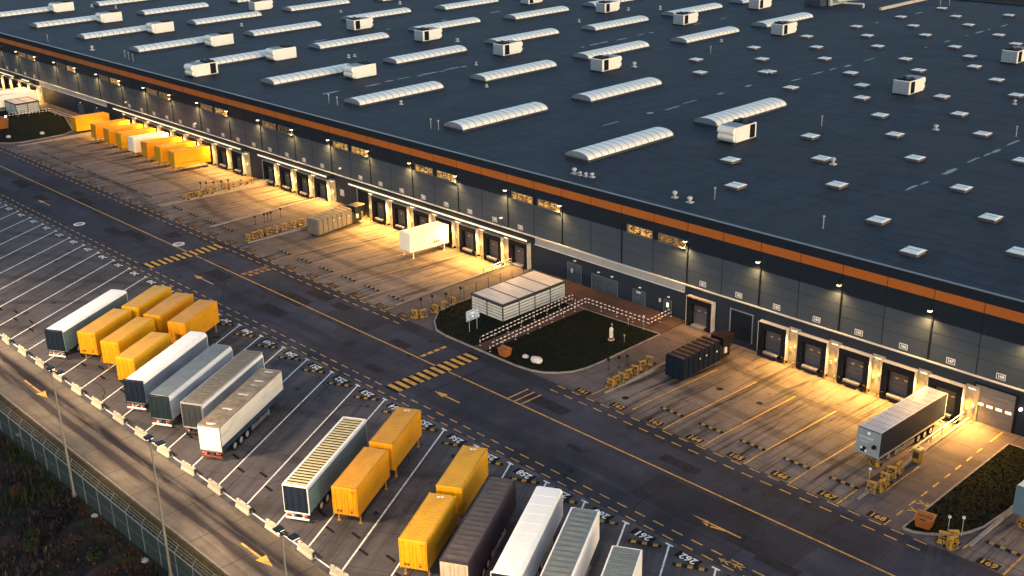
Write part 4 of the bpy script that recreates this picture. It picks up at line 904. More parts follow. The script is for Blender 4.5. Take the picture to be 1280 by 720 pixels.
def swap(x, y, rz, label, m, group, style=0, rx=0.0, z=0.0, mark=None, legs=None, H=4.0, topplate=False):
    t = thing('swap_body', label, 'swap body', (x, y, z), rz, group, rx)
    b = MB(); b.cbox(-1.26, 1.26, .03, SB-.03, 1.08, H, .05)
    for px in (-1.275, 1.275):
        for py in (0.0, SB-.16): b.cbox(min(px, px*.93), max(px, px*.93), py, py+.16, 1.06, H+.005, .02)
        b.box(min(px, px*.985), max(px, px*.985), .16, SB-.16, H-.13, H-.01); b.box(min(px, px*.985), max(px, px*.985), .16, SB-.16, 1.07, 1.22)
        if style == 1:
            for k in range(22): yk = .45+k*.31; b.box(min(px*.99, px), max(px*.99, px), yk, yk+.12, 1.25, H-.16)
    b.build('body', m, t)
    d = MB(); d.cbox(-1.15, -.01, -.03, .028, 1.16, H-.14, .015); d.cbox(.01, 1.15, -.03, .028, 1.16, H-.14, .015)
    d_ = d.build('door', m, t)
    lk = MB()
    for px in (-.85, -.3, .3, .85): lk.cyl((px, -.055, 1.2), (px, -.055, H-.2), .018, None, 6)
    for px in (-1.05, 1.05): [lk.box(px-.05, px+.05, -.06, -.031, zz, zz+.12) for zz in (1.5, 2.3, 3.1, 3.6)]
    lk.build('locking_bar', m, d_)
    r = MB()
    if style == 2: roof_ribs(r, 24, .12, SB-.12, 1.14, H+.03, .012)
    else:
        r.face([(-1.12, .12, H+.012), (1.12, .12, H+.012), (1.12, SB-.12, H+.012), (-1.12, SB-.12, H+.012)])
        for k in range(1, 8): r.box(-1.1, 1.1, SB*k/8-.02, SB*k/8+.02, H+.012, H+.026)
    r.build('roof', m, t, fix=False)
    if topplate: MB().box(-.32, -.05, SB-.75, SB-.5, H+.03, H+.05).box(.0, .3, SB-.62, SB-.45, H+.03, H+.05).build('roof_label', whitep, t)
    mk = MB()
    if mark == 'dots':
        for px in (-.75, -.45): mk.cyl((px, -.034, 1.55), (px, -.031, 1.55), .14, None, 10)
        mk.cyl((.62, -.034, 1.5), (.62, -.031, 1.5), .13, None, 10); mk.box(.45, .85, -.034, -.031, 1.72, 1.78)
        mk.box(-1.0, -.8, -.034, -.031, H-.35, H-.3); mk.box(.7, 1.0, -.034, -.031, H-.42, H-.3)
    elif mark == 'squares':
        for q in range(3): mk.box(1.277, 1.285, SB*.62+q*.42-.16, SB*.62+q*.42+.14, 1.62, 1.95); mk.box(-1.285, -1.277, SB*.3+q*.42-.16, SB*.3+q*.42+.14, 1.62, 1.95)
    elif mark == 'line':
        for s in (-1, 1):
            for q in range(9): mk.box(min(s*1.277, s*1.285), max(s*1.277, s*1.285), 1.2+q*.5, 1.5+q*.5, 1.62, 1.80)
    if mark: mk.build('marking', pbr('marking_dark', (0.14, 0.045, 0.02), .5), t)
    for px in (-1.1, 1.1):
        for py, sg in ((.75, 1), (SB-.75, -1)):
            lg = link('leg', legs or LEGY, t, (px, py, 0)); link('brace', BRACE, lg, (0, 0, 0), (0, 0, 0 if sg > 0 else math.pi))
    MB().cbox(-.5, -.38, .2, SB-.2, .94, 1.075, .02).cbox(.38, .5, .2, SB-.2, .94, 1.075, .02).build('floor_rail', darksteel, t)
    return t
G1 = 'yellow swap bodies standing on legs in the parking stalls'
swap(-133.5, 58.8, RZ, 'yellow box on legs next to the leftmost white trailer, road end of its stall', YEL[0], G1)
swap(-129.85, 51.2, RZ, 'bright yellow box on legs beside the leftmost white trailer, barrier end of its stall', YEL[2], G1, mark='dots')
swap(-125.1, 51.9, RZ, 'yellow box on legs, middle one of three at the barrier end of the left stalls', YEL[0], G1, style=2)
swap(-129.0, 59.5, RZ, 'yellow box on legs, middle one of three at the road end of the left stalls', YEL[1], G1)
swap(-119.4, 51.0, RZ, 'golden yellow box on legs touching the second white trailer, barrier end of the stall', YEL[2], G1)
swap(-124.5, 60.4, RZ, 'orange yellow box on legs, rightmost of three at the road end of the left stalls', YEL[1], G1)
swap(-77.95, 51.8, RZ, 'orange yellow box on legs right beside the slatted roof trailer, nearer the barriers', YEL[1], G1, mark='dots', style=2)
swap(-82.15, 59.35, RZ, 'orange yellow box on legs right of the slatted roof trailer, the one nearer the road', YEL[1], G1, topplate=True, style=2)
swap(-71.2, 58.7, RZ, 'yellow box on legs left of the dark purple trailer, nearer the road', YEL[0], G1, style=2, topplate=True)
swap(-66.9, 50.85, RZ, 'yellow box on legs left of the dark purple trailer, nearer the bottom edge', YEL[2], G1, mark='dots', topplate=True, style=2)
G2 = 'swap bodies standing at the far left docks'
dl = [('leftmost yellow box on legs at the far docks, beside the far lawn', -245.2, 0), ('yellow box on legs, second from left at the far docks', -235.6, 1), ('yellow box on legs, third from left at the far docks', -229.6, 1), ('yellow box on legs, just left of the white box at the far docks', -224.1, 0), ('white box on legs among the yellow boxes at the far docks', -218.7, 3), ('yellow box on legs, just right of the white box at the far docks', -213.2, 1), ('yellow box on legs, second from right at the far docks', -207.75, 0), ('rightmost yellow box on legs at the far docks, beside empty bays', -202.3, 0)]
for lab, x, mi in dl:
    y = 101.75 + 0.0
    # door end faces the wall; plain end faces the yard
    swap(x, y, 0, lab, swapwhite if mi == 3 else YEL[mi], G2, style=1 if mi == 0 else 0, rx=-SL, z=wellz(y)+.01, mark='line' if x > -203 else None, legs=LEG)
swap(-131.5, 102.0, 0, 'white box on legs standing alone at a dock in the middle of the yard', swapwhite, 'swap bodies standing at the docks', rx=-SL, z=wellz(102)+.01, mark='squares', legs=pbr and MB().cbox(-.07, .07, -.07, .07, .04, 1.12, .015).box(-.15, .15, -.15, .15, 0, .04).mesh('leg', swapwhite))

# ------------------------------------------------------------------ roll-off waste containers joined to presses at the gates
def compactor(x, y, rz, z, label, bodym, roofm_, topm, Lc, H, ribs, pressm):
    t = thing('waste_container', label, 'waste container', (x, y, z), rz)
    b = MB(); b.cbox(-1.22, 1.22, 0, Lc, .22, H, .05)
    for k in range(ribs):
        yk = .25+k*(Lc-.5)/(ribs-1)
        for px in (-1.22, 1.22): b.cbox(min(px, px*1.06), max(px, px*1.06), yk-.07, yk+.07, .25, H-.02, .02)
    b.build('body', bodym, t)
    tp = MB(); tp.box(-1.15, 1.15, .08, Lc-.08, H+.002, H+.012); tp_ = tp.build('roof', roofm_, t)
    rb_ = MB()
    for k in range(ribs): yk = .35+k*(Lc-.7)/(ribs-1); rb_.cbox(-1.18, 1.18, yk-.17, yk+.17, H+.013, H+.09, .02)
    rb_.build('roof_rib', topm, tp_)
    e = MB(); e.cbox(-1.18, 1.18, -.08, -.002, .3, H-.1, .03); [e.box(px-.04, px+.04, -.13, -.081, .3, H-.1) for px in (-.9, 0, .9)]; e.cyl((0, -.12, .7), (0, -.3, .7), .05)
    e.build('end_door', bodym, t)
    s = MB(); s.cbox(-.55, -.4, .1, Lc, .05, .22, .02); s.cbox(.4, .55, .1, Lc, .05, .22, .02); [s.cyl((px-.1, .35, .14), (px+.1, .35, .14), .14, None, 10) for px in (-.48, .48)]; s.build('skid', darksteel, t)
    p = MB(); p.cbox(-1.0, 1.0, Lc+.02, Lc+2.4, .1, 1.6, .06); p.cbox(-.95, .95, Lc+1.0, Lc+3.4, 1.6, 2.7, .06); p.cbox(-1.1, -.8, Lc-.2, Lc+.5, .4, 2.0, .04); p.cbox(.8, 1.1, Lc-.2, Lc+.5, .4, 2.0, .04); p.cyl((-.6, Lc+.6, 1.75), (.6, Lc+.6, 1.75), .14)
    p_ = p.build('press', pressm, t)
    MB().cbox(1.0, 1.2, Lc+1.0, Lc+1.5, .8, 1.5, .03).cyl((1.24, .9*Lc, 1.7), (1.30, .9*Lc, 1.7), .13, None, 8).cyl((1.24, .45*Lc, 1.9), (1.30, .45*Lc, 1.9), .12, None, 8).cyl((1.24, .62*Lc, 1.9), (1.30, .62*Lc, 1.9), .12, None, 8).build('control_box', pbr('box_pale', (.5, .5, .5), .5), p_)
    return t
rust = pbr('rusty_rib', (0.075, 0.040, 0.036), .7, var=.5, scale=.9, dirt=(0.012, 0.014, 0.022), dscale=.5, damt=.9)
dblue = pbr('container_dark_blue', (0.007, 0.012, 0.024), .5, var=.2, scale=1)
compactor(-75.7, 97.0, R(1.0), -.26, 'dark blue ribbed waste container with rusty roof ribs backed to the open gate', dblue, pbr('roof_navy', (0.007, 0.010, 0.018), .6), rust, 7.4, 2.85, 8, pbr('press_dark', (0.018, 0.013, 0.017), .5, var=.5, scale=2))
compactor(-150.1, 98.2, R(8.0), -.3, 'grey ribbed waste container with pale roof at the gate left of the white box', pbr('container_brown_grey', (0.120, 0.108, 0.100), .6, var=.2, scale=.8, dirt=(0.065, 0.048, 0.036), dscale=.9, damt=.5), pbr('roof_straw', (0.26, 0.205, 0.13), .6, var=.25), pbr('roof_straw', (0, 0, 0)), 7.6, 2.75, 8, pbr('press_black', (0.02, 0.022, 0.03), .5, var=.3, scale=2))
# ------------------------------------------------------------------ slatted shelters on the lawns
def shelter(x0, x1, y0, y1, H, label, mods, nx):
    t = thing('shelter', label, 'shelter', ((x0+x1)/2, (y0+y1)/2, .12), 0)
    X, Y = (x1-x0)/2, (y1-y0)/2
    fr = MB()
    px = [-X + 2*X*k/nx for k in range(nx+1)]; py = [-Y + 2*Y*k/mods for k in range(mods+1)]
    for a in px:
        for b in (-Y, Y): fr.cbox(a-.07, a+.07, b-.07, b+.07, 0, H-.2, .01)
    for b in py[1:-1]:
        for a in (-X, X): fr.cbox(a-.07, a+.07, b-.07, b+.07, 0, H-.2, .01)
    fr.cbox(-X-.12, X+.12, -Y-.12, -Y+.12, H-.2, H+.04, .03); fr.cbox(-X-.12, X+.12, Y-.12, Y+.12, H-.2, H+.04, .03)
    fr.cbox(-X-.12, -X+.12, -Y+.12, Y-.12, H-.2, H+.038, .03); fr.cbox(X-.12, X+.12, -Y+.12, Y-.12, H-.2, H+.038, .03)
    for b in py[1:-1]: fr.cbox(-X+.12, X-.12, b-.1, b+.1, H-.1, H+.03, .03)
    fr.build('frame', pbr('shelter_frame', (0.035, 0.042, 0.050), .5), t)
    n = 5
    for a in (-X, X):
        for b0, b1 in zip(py[:-1], py[1:]):
            s = MB()
            for k in range(n): z = .14+k*(H-.42)/n; s.cbox(a-.03, a+.03, b0+.08, b1-.08, z, z+(H-.42)/n-.09, .012)
            s.build('slat_wall', pbr('shelter_slat', (0.48, 0.50, 0.50), .5, var=.1, scale=1.5), t)
    for b in (-Y, Y):
        for a0, a1 in zip(px[:-1], px[1:]):
            s = MB()
            for k in range(n): z = .14+k*(H-.42)/n; s.cbox(a0+.08, a1-.08, b-.03, b+.03, z, z+(H-.42)/n-.09, .012)
            s.build('slat_wall', pbr('shelter_slat', (0.48, 0.50, 0.50), .5), t)
    for b0, b1 in zip(py[:-1], py[1:]):
        r = MB(); r.box(-X+.12, X-.12, b0+.1, b1-.1, H-.06, H+.0)
        for k in range(5): z = b0+.25+k*(b1-b0-.5)/4; r.box(-X+.12, X-.12, z-.02, z+.02, H+.001, H+.012)
        r.build('roof_panel', pbr('shelter_roof', (0.62, 0.56, 0.48), .45, var=.15, scale=.8, dirt=(0.38, 0.33, 0.28), dscale=1.2, damt=.5, stretch=(.3, 1.5, 1)), t)
    return t
shelter(-107.7, -101.7, 94.3, 106.0, 2.45, 'pale slatted shelter with four light roof panels beside the red and white railings', 4, 2)
shelter(-278.4, -272.2, 100.2, 105.6, 2.6, 'pale slatted shelter on the far left lawn in front of white trailers', 2, 2)

# ------------------------------------------------------------------ red and white pedestrian railings
def railing(label, pts, posts=2.45, h=1.1):
    t = thing('railing', label, 'railing', (pts[0][0], pts[0][1], .13), group='red and white railings by the lawn path')
    o = Vector((pts[0][0], pts[0][1])); segs = [Vector(p)-o for p in pts]
    rl = {h: MB(), h*.55: MB()}; pm_ = []; k = 0
    for a, b in zip(segs[:-1], segs[1:]):
        d = b-a; ln = d.length; n = max(1, int(ln/.36))
        for q in range(n):
            p0, p1 = a+d*q/n, a+d*(q+1)/n; k += 1
            for hh, mb in rl.items(): mb.cyl((p0.x, p0.y, hh), (p1.x, p1.y, hh), .06, None, 6, k % 2, cap=False)
        m = max(1, round(ln/posts))
        for q in range(m+1): pm_.append(a+d*q/m)
    for mb in rl.values(): mb.build('rail', [pbr('rail_white', (0.82, 0.80, 0.78), .4, var=.03), pbr('rail_red', (0.10, 0.022, 0.020), .5)], t)
    for p in pm_:
        po = MB()
        for q in range(3): po.cyl((p.x, p.y, h*q/3), (p.x, p.y, h*(q+1)/3+.02), .04, None, 6, (q+1) % 2)
        po.cyl((p.x, p.y, 0), (p.x, p.y, .02), .12, None, 8)
        po.build('post', [pbr('rail_white', (0, 0, 0)), pbr('rail_red', (0, 0, 0))], t)
    return t
railing('red and white railing running beside the slatted shelter', [(-98.55, 87.4), (-98.75, 90.0), (-99.85, 105.3), (-99.1, 105.2)])
railing('long red and white railing along the lawn path bending twice towards the wall', [(-96.25, 86.95), (-97.65, 105.75), (-86.85, 105.95), (-87.15, 110.7)])
railing('short red and white railing by the far left lawn shelter', [(-271.2, 97.5), (-268.5, 106.5), (-256.0, 106.7)])
# dark steel rail on the retaining kerb beside the ground level door
t = thing('guard_rail', 'grey steel guard rail along the kerb beside the docked pale roofed trailer', 'guard rail', (-46.9, 98.5, 0.1))
g = MB(); g.cyl((0, 0, .9), (0, 11.6, .9), .06, None, 8); g.cyl((0, 0, .45), (0, 11.6, .45), .05, None, 8); g.build('rail', steel, t)
for k in range(6): MB().cyl((0, k*2.3, 0), (0, k*2.3, .92), .05, None, 8).build('post', steel, t)
MB().cbox(-.08, .08, .2, 4.2, .62, .84, .02).build('board', pbr('board_tan', (0.30, 0.19, 0.13), .6), t)
t = thing('guard_rail', 'pale steel guard rail on the kerb between the white box and the neighbouring dock', 'guard rail', (-116.6, 104.5, 0.16))
g = MB(); g.cyl((0, 0, .8), (0, 5.6, .8), .05, None, 8); g.cyl((0, 0, .4), (0, 5.6, .4), .04, None, 8); g.build('rail', steel, t)
for k in range(4): MB().cyl((0, k*1.85, 0), (0, k*1.85, .82), .045, None, 8).build('post', steel, t)

# ------------------------------------------------------------------ small yard furniture
t = thing('sign_board', 'blue site plan board on two posts standing on the lawn', 'sign', (-102.65, 89.95, .12))
MB().cbox(-.04, .04, -1.15, 1.15, 1.5, 2.9, .02).build('panel', pbr('board_blue', (0.20, 0.30, 0.42), .4), t)
m = MB(); m.box(.041, .047, -1.1, 1.1, 2.84, 2.88); m.box(.041, .047, -1.1, 1.1, 1.52, 1.56)
for a in ((-.95, -.85, 1.75, 2.7), (-.85, -.5, 1.75, 1.85), (-.3, .3, 2.3, 2.6), (-.25, .15, 1.8, 2.15), (.45, .55, 1.7, 2.65), (.55, .95, 2.1, 2.25), (.7, 1.0, 1.7, 1.9), (.65, .95, 2.45, 2.65), (-.6, -.45, 2.2, 2.7)): m.box(.041, .047, *a)
m.build('plan', pbr('board_white', (0.70, 0.74, 0.78), .4), t)
for y in (-.65, .65): MB().cyl((-.0, y, 0), (-.0, y, 1.5), .05, None, 8).build('post', steel, t)
def grit_bin(x, y, lab, s=1.0, rz=0.0):
    t = thing('grit_bin', lab, 'grit bin', (x, y, .12), rz)
    b = MB(); i = [(-.55, -.45), (.55, -.45), (.55, .45), (-.55, .45)]; q = [(-.68, -.55), (.68, -.55), (.68, .55), (-.68, .55)]
    b.face([(a*s, c*s, 0) for a, c in i][::-1]); b.face([(a*s, c*s, .85*s) for a, c in q])
    for k in range(4): a, c = i[k], i[(k+1) % 4]; u, v = q[k], q[(k+1) % 4]; b.face([(a[0]*s, a[1]*s, 0), (c[0]*s, c[1]*s, 0), (v[0]*s, v[1]*s, .85*s), (u[0]*s, u[1]*s, .85*s)])
    b.build('bin', orangep, t)
    l = MB(); l.cbox(-.74*s, .74*s, -.62*s, .62*s, .855*s, 1.0*s, .05*s); l.cyl((-.6*s, .1*s, 1.06*s), (.6*s, .1*s, 1.06*s), .16*s, None, 10); l.build('lid', orangep, t)
    MB().cbox(-.2*s, .2*s, -.70*s, -.625*s, .88*s, .95*s, .02).build('handle', blackm, t)
grit_bin(-94.2, 87.5, 'small orange grit bin on the lawn in front of the railing', 1.0)
grit_bin(-39.9, 88.5, 'orange grit bin at the lower left corner of the right hand lawn', 1.15, R(10))
grit_bin(-262.5, 92.8, 'big orange bin behind the glowing lamp on the far left lawn', 2.1)
grit_bin(-281.5, 94.0, 'orange bin at the left edge beside the far shelter', 1.8)
t = thing('path_lamp', 'short lit lamp post on the far left lawn in front of the big orange bin', 'lamp', (-257.8, 92.3, .12))
MB().cyl((0, 0, 0), (0, 0, 3.2), .07, .05, 8).build('post', darksteel, t); MB().cyl((0, 0, 3.2), (0, 0, 3.55), .22, .16, 10).build('lamp_head', lampglow, t)
for x, y, s, lab in ((-91.9, 88.8, .6, 'low grey boulder on the lawn left of the larger white one'), (-90.1, 88.85, 1.0, 'large white boulder at the front of the island lawn'), (-249.8, 96.5, .8, 'flat white slab on the far left lawn nearer the yellow box'), (-252.3, 90.2, .8, 'flat white slab on the far left lawn nearer the road')):
    b = bmesh.new(); bmesh.ops.create_icosphere(b, subdivisions=2, radius=.62*s)
    for v in b.verts: v.co = v.co*random.uniform(.86, 1.1); v.co.z *= .75; v.co.x *= 1.3
    me = bpy.data.meshes.new('boulder'); b.to_mesh(me); b.free(); me.materials.append(pbr('boulder_stone', (0.50, 0.48, 0.45), .85, var=.2, scale=2, bump=.4)); me.polygons.foreach_set('use_smooth', [False]*len(me.polygons))
    tag(link('boulder', me, None, (x, y, .12+.25*s)), lab, 'boulder')
t = thing('hydrant', 'white capped pillar hydrant on a red base standing on the island lawn', 'hydrant', (-87.85, 99.8, .12))
MB().cyl((0, 0, .35), (0, 0, 1.55), .24, None, 12).cyl((0, 0, 1.55), (0, 0, 1.72), .24, .08, 12).build('barrel', pbr('hydrant_white', (0.72, 0.70, 0.62), .4), t)
MB().cyl((0, 0, .12), (0, 0, .35), .26, None, 12).build('collar', redpaint, t); MB().cyl((0, 0, 0), (0, 0, .12), .42, None, 12).build('base', pbr('hydrant_base', (0.45, 0.34, 0.30), .8), t)
MB().cyl((.2, 0, 1.1), (.36, 0, 1.1), .09, None, 8).build('outlet', redpaint, t)
for x, y, lab in ((-89.6, 101.9, 'short thin marker post on the lawn left of the hydrant'), (-86.2, 100.4, 'short thin marker post on the lawn right of the hydrant'), (-89.2, 104.6, 'short marker post beside the lawn railing')):
    t = thing('marker_post', lab, 'marker post', (x, y, .12)); MB().cyl((0, 0, 0), (0, 0, .8), .04, None, 8).build('post', steel, t); MB().cbox(-.12, .12, -.02, .02, .8, 1.05, .01).build('plate', pbr('plate_yellow', (.45, .38, .15), .5), t)

for x, y, z, lab in ((-70.4, 98.8, wellz(98.8), 'dark round manhole cover in the left part of the right hand loading apron'), (-65.1, 99.0, wellz(99.0), 'dark round manhole cover near the middle of the right hand loading apron'), (-76.3, 89.2, 0, 'dark round manhole cover above the painted number 162')):
    t = thing('manhole_cover', lab, 'manhole cover', (x, y, z+.004), group='dark manhole covers on the loading apron')
    MB().cyl((0, 0, 0), (0, 0, .012), .42, None, 16).build('rim', darksteel, t); MB().cyl((0, 0, .012), (0, 0, .02), .34, None, 16).build('lid', blackm, t)
# yellow trailer support stands and black headed chock posts in the neutral strips
def mk_stand():
    f = MB(); f.cbox(-.5, .5, -.35, .35, 0, .08, .02)
    for x in (-.42, .42):
        f.cyl((x, -.3, .05), (x*.75, 0, 1.05), .05, None, 8); f.cyl((x, .3, .05), (x*.75, 0, 1.05), .05, None, 8)
    f.cbox(-.45, .45, -.16, .16, 1.0, 1.12, .02); f.cyl((-.42, 0, .5), (.42, 0, .5), .04, None, 8)
    w_ = MB(); w_.cyl((-.04, .3, .16), (.04, .3, .16), .16, None, 12)
    h = MB(); h.cyl((0, -.3, .1), (0, -1.0, 1.0), .035, None, 6); h.cyl((-.25, -1.0, 1.0), (.25, -1.0, 1.0), .04, None, 6)
    return f.mesh('frame', yelsteel), w_.mesh('wheel', rubber), h.mesh('handle', blackm)
SM = mk_stand(); ns = 0
def stand(x, y, rz, lab, group='yellow trailer support stands in the yard', s=1.0):
    t = thing('support_stand', lab, 'support stand', (x, y, wellz(y) if any(a < x < b for a, b in WELLS) else 0), R(rz), group); t.scale = (s, s, s)
    link('frame', SM[0], t); link('handle', SM[2], t); link('wheel', SM[1], t, (-.56, 0, 0)); link('wheel', SM[1], t, (.56, 0, 0))
CL = [('beside the guard rail near the docked trailer', [(-46.5, 90.6, 10), (-45.9, 91.5, 80), (-46.35, 92.9, 5), (-46.5, 94.4, 20), (-46.4, 95.7, 90)]),
      ('in front of the right hand lawn kerb', [(-37.5, 87.4, 15), (-36.6, 87.2, 70), (-37.0, 88.2, 40)]),
      ('beside the kerb by the dark blue container', [(-79.2, 90.0, 5), (-79.3, 91.0, 85), (-79.4, 92.1, 10), (-79.4, 93.3, 80), (-79.5, 94.6, 20), (-79.7, 96.2, 70), (-79.9, 97.7, 15)]),
      ('on the pavement left of the island lawn', [(-111.6, 87.6, 20), (-110.9, 88.5, 75), (-110.9, 90.6, 15), (-111.0, 92.2, 80), (-111.2, 94.0, 10)]),
      ('in the strip by the grey waste container', [(-154.9, 89.2, 10), (-155.2, 90.6, 75), (-155.3, 91.7, 20), (-155.2, 93.2, 80), (-155.3, 94.6, 5), (-155.3, 96.2, 60), (-155.2, 98.0, 15), (-155.3, 99.4, 75)]),
      ('in the strip beside the far yellow boxes', [(-182.3, 93.4, 10), (-182.6, 94.7, 70), (-182.3, 95.9, 15), (-182.8, 97.0, 80), (-182.4, 98.2, 20), (-182.6, 99.6, 60), (-182.4, 101.6, 10), (-182.5, 103.0, 80), (-182.7, 105.2, 15), (-182.4, 106.8, 75)])]
for where, lst in CL:
    for i, (x, y, rz) in enumerate(lst):
        stand(x, y, rz, 'yellow support stand %s, %s from the road' % (where, ORD[i]))
stand(-48.95, 95.6, 0, 'yellow support stand under the nose of the docked pale roofed trailer', s=1.0); stand(-33.5, 95.0, 0, 'yellow support stand under the blue trailer nose at the right edge', s=1.05)
PM = (MB().cyl((0, 0, 0), (0, 0, 1.2), .04, None, 8).cyl((0, 0, 0), (0, 0, .06), .2, None, 10).mesh('post', darksteel), MB().cbox(-.18, .18, -.12, .12, 1.15, 1.5, .05).mesh('head', blackm))
for where, lst in (('in the strip left of the grey container', [(-161.3, 94.5), (-161.2, 96.2), (-161.1, 96.8), (-161.2, 97.5), (-161.8, 99.8)]), ('near the stands beside far yellow boxes', [(-186.0, 98.6), (-185.2, 99.3), (-184.4, 100.4), (-183.9, 101.7), (-183.6, 102.9)]), ('on the pavement left of the island lawn', [(-113.4, 90.2), (-113.2, 92.0), (-112.4, 93.8), (-112.6, 96.6)]), ('near the dark blue waste container', [(-82.6, 93.4), (-82.0, 94.6), (-81.6, 95.6)])):
    for i, (x, y) in enumerate(lst):
        t = thing('marker_post', 'black headed post %s, %s from the road' % (where, ORD[i]), 'marker post', (x, y, 0), group='black headed marker posts in the yard')
        link('post', PM[0], t); link('head', PM[1], t)
t = thing('wire_fence', 'thin wire fence with slim posts between the kerb and the slatted shelter', 'fence', (-111.3, 93.8, 0.1))
for k in range(7): MB().cyl((.08*k, 2.2*k, 0), (.08*k, 2.2*k, 2.1), .04, None, 6).build('post', darksteel, t)
wv = MB(); [wv.cyl((0, 0, z), (.48, 13.2, z), .012, None, 4) for z in (.4, .8, 1.2, 1.6, 2.0)]; wv.build('wire', darksteel, t)
t = thing('ticket_post', 'yellow cabinet standing beside the kerb of the ground level door lane', 'cabinet', (-46.1, 98.7, 0.05))
MB().cbox(-.42, .42, -.35, .35, 0, 1.45, .04).build('cabinet', yelsteel, t); MB().cbox(-.48, .48, -.42, .42, 1.455, 1.60, .04).build('cap', pbr('cap_pale_yellow', (0.70, 0.58, 0.25), .5), t)
MB().cyl((0, 0, 1.605), (0, 0, 1.64), .14, None, 10).build('cap_plate', darksteel, t); MB().cbox(-.3, .3, -.37, -.355, .5, 1.2, .01).build('door', darksteel, t)
for x, y, lab in ((-47.1, 91.2, 'thin pale pole with a small head beside the stands by the docked trailer'), (-37.75, 88.65, 'left one of two thin poles at the edge of the right hand lawn'), (-36.8, 89.4, 'right one of two thin poles at the edge of the right hand lawn'), (-86.9, 104.9, 'white topped pole behind the hydrant by the railing')):
    t = thing('slim_pole', lab, 'pole', (x, y, .1)); MB().cyl((0, 0, 0), (0, 0, 1.8), .04, None, 8).build('post', steel, t); MB().cbox(-.12, .12, -.1, .1, 1.75, 2.0, .03).build('head', pbr('head_pale', (.55, .53, .5), .5), t)

# ------------------------------------------------------------------ concrete barriers, wheel stops
bar = MB()
prof = [(-.30, 0), (-.30, .10), (-.16, .34), (-.11, .85), (.11, .85), (.16, .34), (.30, .10), (.30, 0)]
for (ya, za), (yb, zb) in zip(prof, prof[1:] + prof[:1]): bar.face([(-1.15, ya, za), (-1.15, yb, zb), (1.15, yb, zb), (1.15, ya, za)])
bar.face([(-1.15, a, b) for a, b in prof]); bar.face([(1.15, a, b) for a, b in prof])
BARM = bar.mesh('block', concrete); nub = MB().cbox(1.151, 1.25, -.1, .1, .15, .7, .02).cbox(-1.25, -1.151, -.1, .1, .15, .7, .02).mesh('coupling', darksteel)
lug = MB().cyl((-.6, 0, .85), (-.6, 0, .93), .05, None, 6).cyl((.6, 0, .85), (.6, 0, .93), .05, None, 6).mesh('lifting_eye', darksteel)
for k in range(0, 15):
    x = -71.75 - 5.14*k
    t = thing('concrete_barrier', 'pale concrete barrier block, %s counted from the bottom edge of the photo' % ORD[k], 'barrier', (x, 46.55+random.uniform(-.08, .08), 0), R(random.uniform(-2.5, 2.5)), 'concrete barrier blocks along the parking stalls')
    link('block', BARM, t); link('coupling', nub, t); link('lifting_eye', lug, t)
st = MB(); st.cbox(-1.55, 1.55, -.16, .16, 0, .17, .05); STM = st.mesh('bar', rubber)
STB = MB().cbox(-.27, .27, -.168, .168, .004, .178, .05).mesh('band', yelband)
for n in range(244, 268):
    x = stall_tip(n) - 1.65
    t = thing('wheel_stop', 'black and yellow wheel stop bar at the road end of stall %d' % n, 'wheel stop', (x, 68.75, 0), R(-29.5)*-1*.9, 'black and yellow wheel stops at the road ends of the stalls')
    link('bar', STM, t); [link('band', STB, t, (px, 0, 0)) for px in (-1.0, 0, 1.0)]
for k in list(range(-4, 1)) + list(range(9, 15)) + list(range(17, 21)) + list(range(22, 31)):
    x = -118.75-5.5*(k-9)+.1 if k > 8 else -70.45 - 5.3*k + .1
    t = thing('wheel_stop', 'black and yellow wheel stop bar in front of loading bay %d' % (163-k if k < 8 else 168-k), 'wheel stop', (x, 90.1, .0), R(0), 'black and yellow wheel stops in front of the loading bays')
    link('bar', STM, t); [link('band', STB, t, (px, 0, 0)) for px in (-1.0, 0, 1.0)]
t = thing('wheel_stop', 'black and yellow wheel stop bar in front of bay 169 beside the blue trailer', 'wheel stop', (-33.3, 90.1, 0), 0, 'black and yellow wheel stops in front of the loading bays'); link('bar', STM, t); [link('band', STB, t, (px, 0, 0)) for px in (-1.0, 0, 1.0)]
BS = MB().cbox(-.62, .62, -.12, .12, 0, .12, .04)
BSM = BS.mesh('rubber_stop', rubber)
for n in range(240, 266):
    xb = stall_tip(n) + 13.1*(70.2-50.8)/23.2
    for j, (dx, dy) in enumerate(((-4.0, -.5), (-1.5, .6))):
        o = link('rubber_stop', BSM, None, (xb+dx, 50.75+dy, 0), (0, 0, R(-3)))
        tag(o, 'small black rubber block at the barrier end of stall %d, %s of its pair' % (n, 'left' if j == 0 else 'right'), 'rubber stop', 'black rubber blocks at the barrier ends of the stalls')

# ------------------------------------------------------------------ light poles
def light_pole(x, lab):
    t = thing('light_pole', lab, 'light pole', (x, 36.45, -.5), 0, 'tall light poles along the fence')
    MB().cyl((0, 0, 0), (0, 0, 13.7), .14, .075, 10).cyl((0, 0, 0), (0, 0, .5), .22, None, 10).build('pole', pbr('pole_steel', (0.26, 0.235, 0.20), .45, .2, var=.1, stretch=(1, 1, .3)), t)
    MB().path([(-.55, .05, 13.7), (0, 0, 13.75), (.75, .25, 13.7)], .06, 8).cyl((0, 0, 13.6), (0, 0, 13.85), .11, None, 8).build('arm', darksteel, t)
    for ax, ay, rz in ((-.7, .15, 30), (.95, .35, -25)):
        h = MB().cbox(ax-.32, ax+.32, ay-.28, ay+.42, 13.62, 13.80, .05).build('floodlight', darksteel, t)
        MB().box(ax-.26, ax+.26, ay-.2, ay+.38, 13.595, 13.618).build('lens', emit('flood_glow', (1.0, .75, .45), 3.0), h)
    spot('flood_light', (-.3, .9, 13.4), (-4, 18.0, .5), POLE_W, (1.0, 0.68, 0.38), 116, .9, .8, t)
    spot('flood_light', (.6, .9, 13.4), (6, 16.0, .5), POLE_W, (1.0, 0.68, 0.38), 116, .9, .8, t)
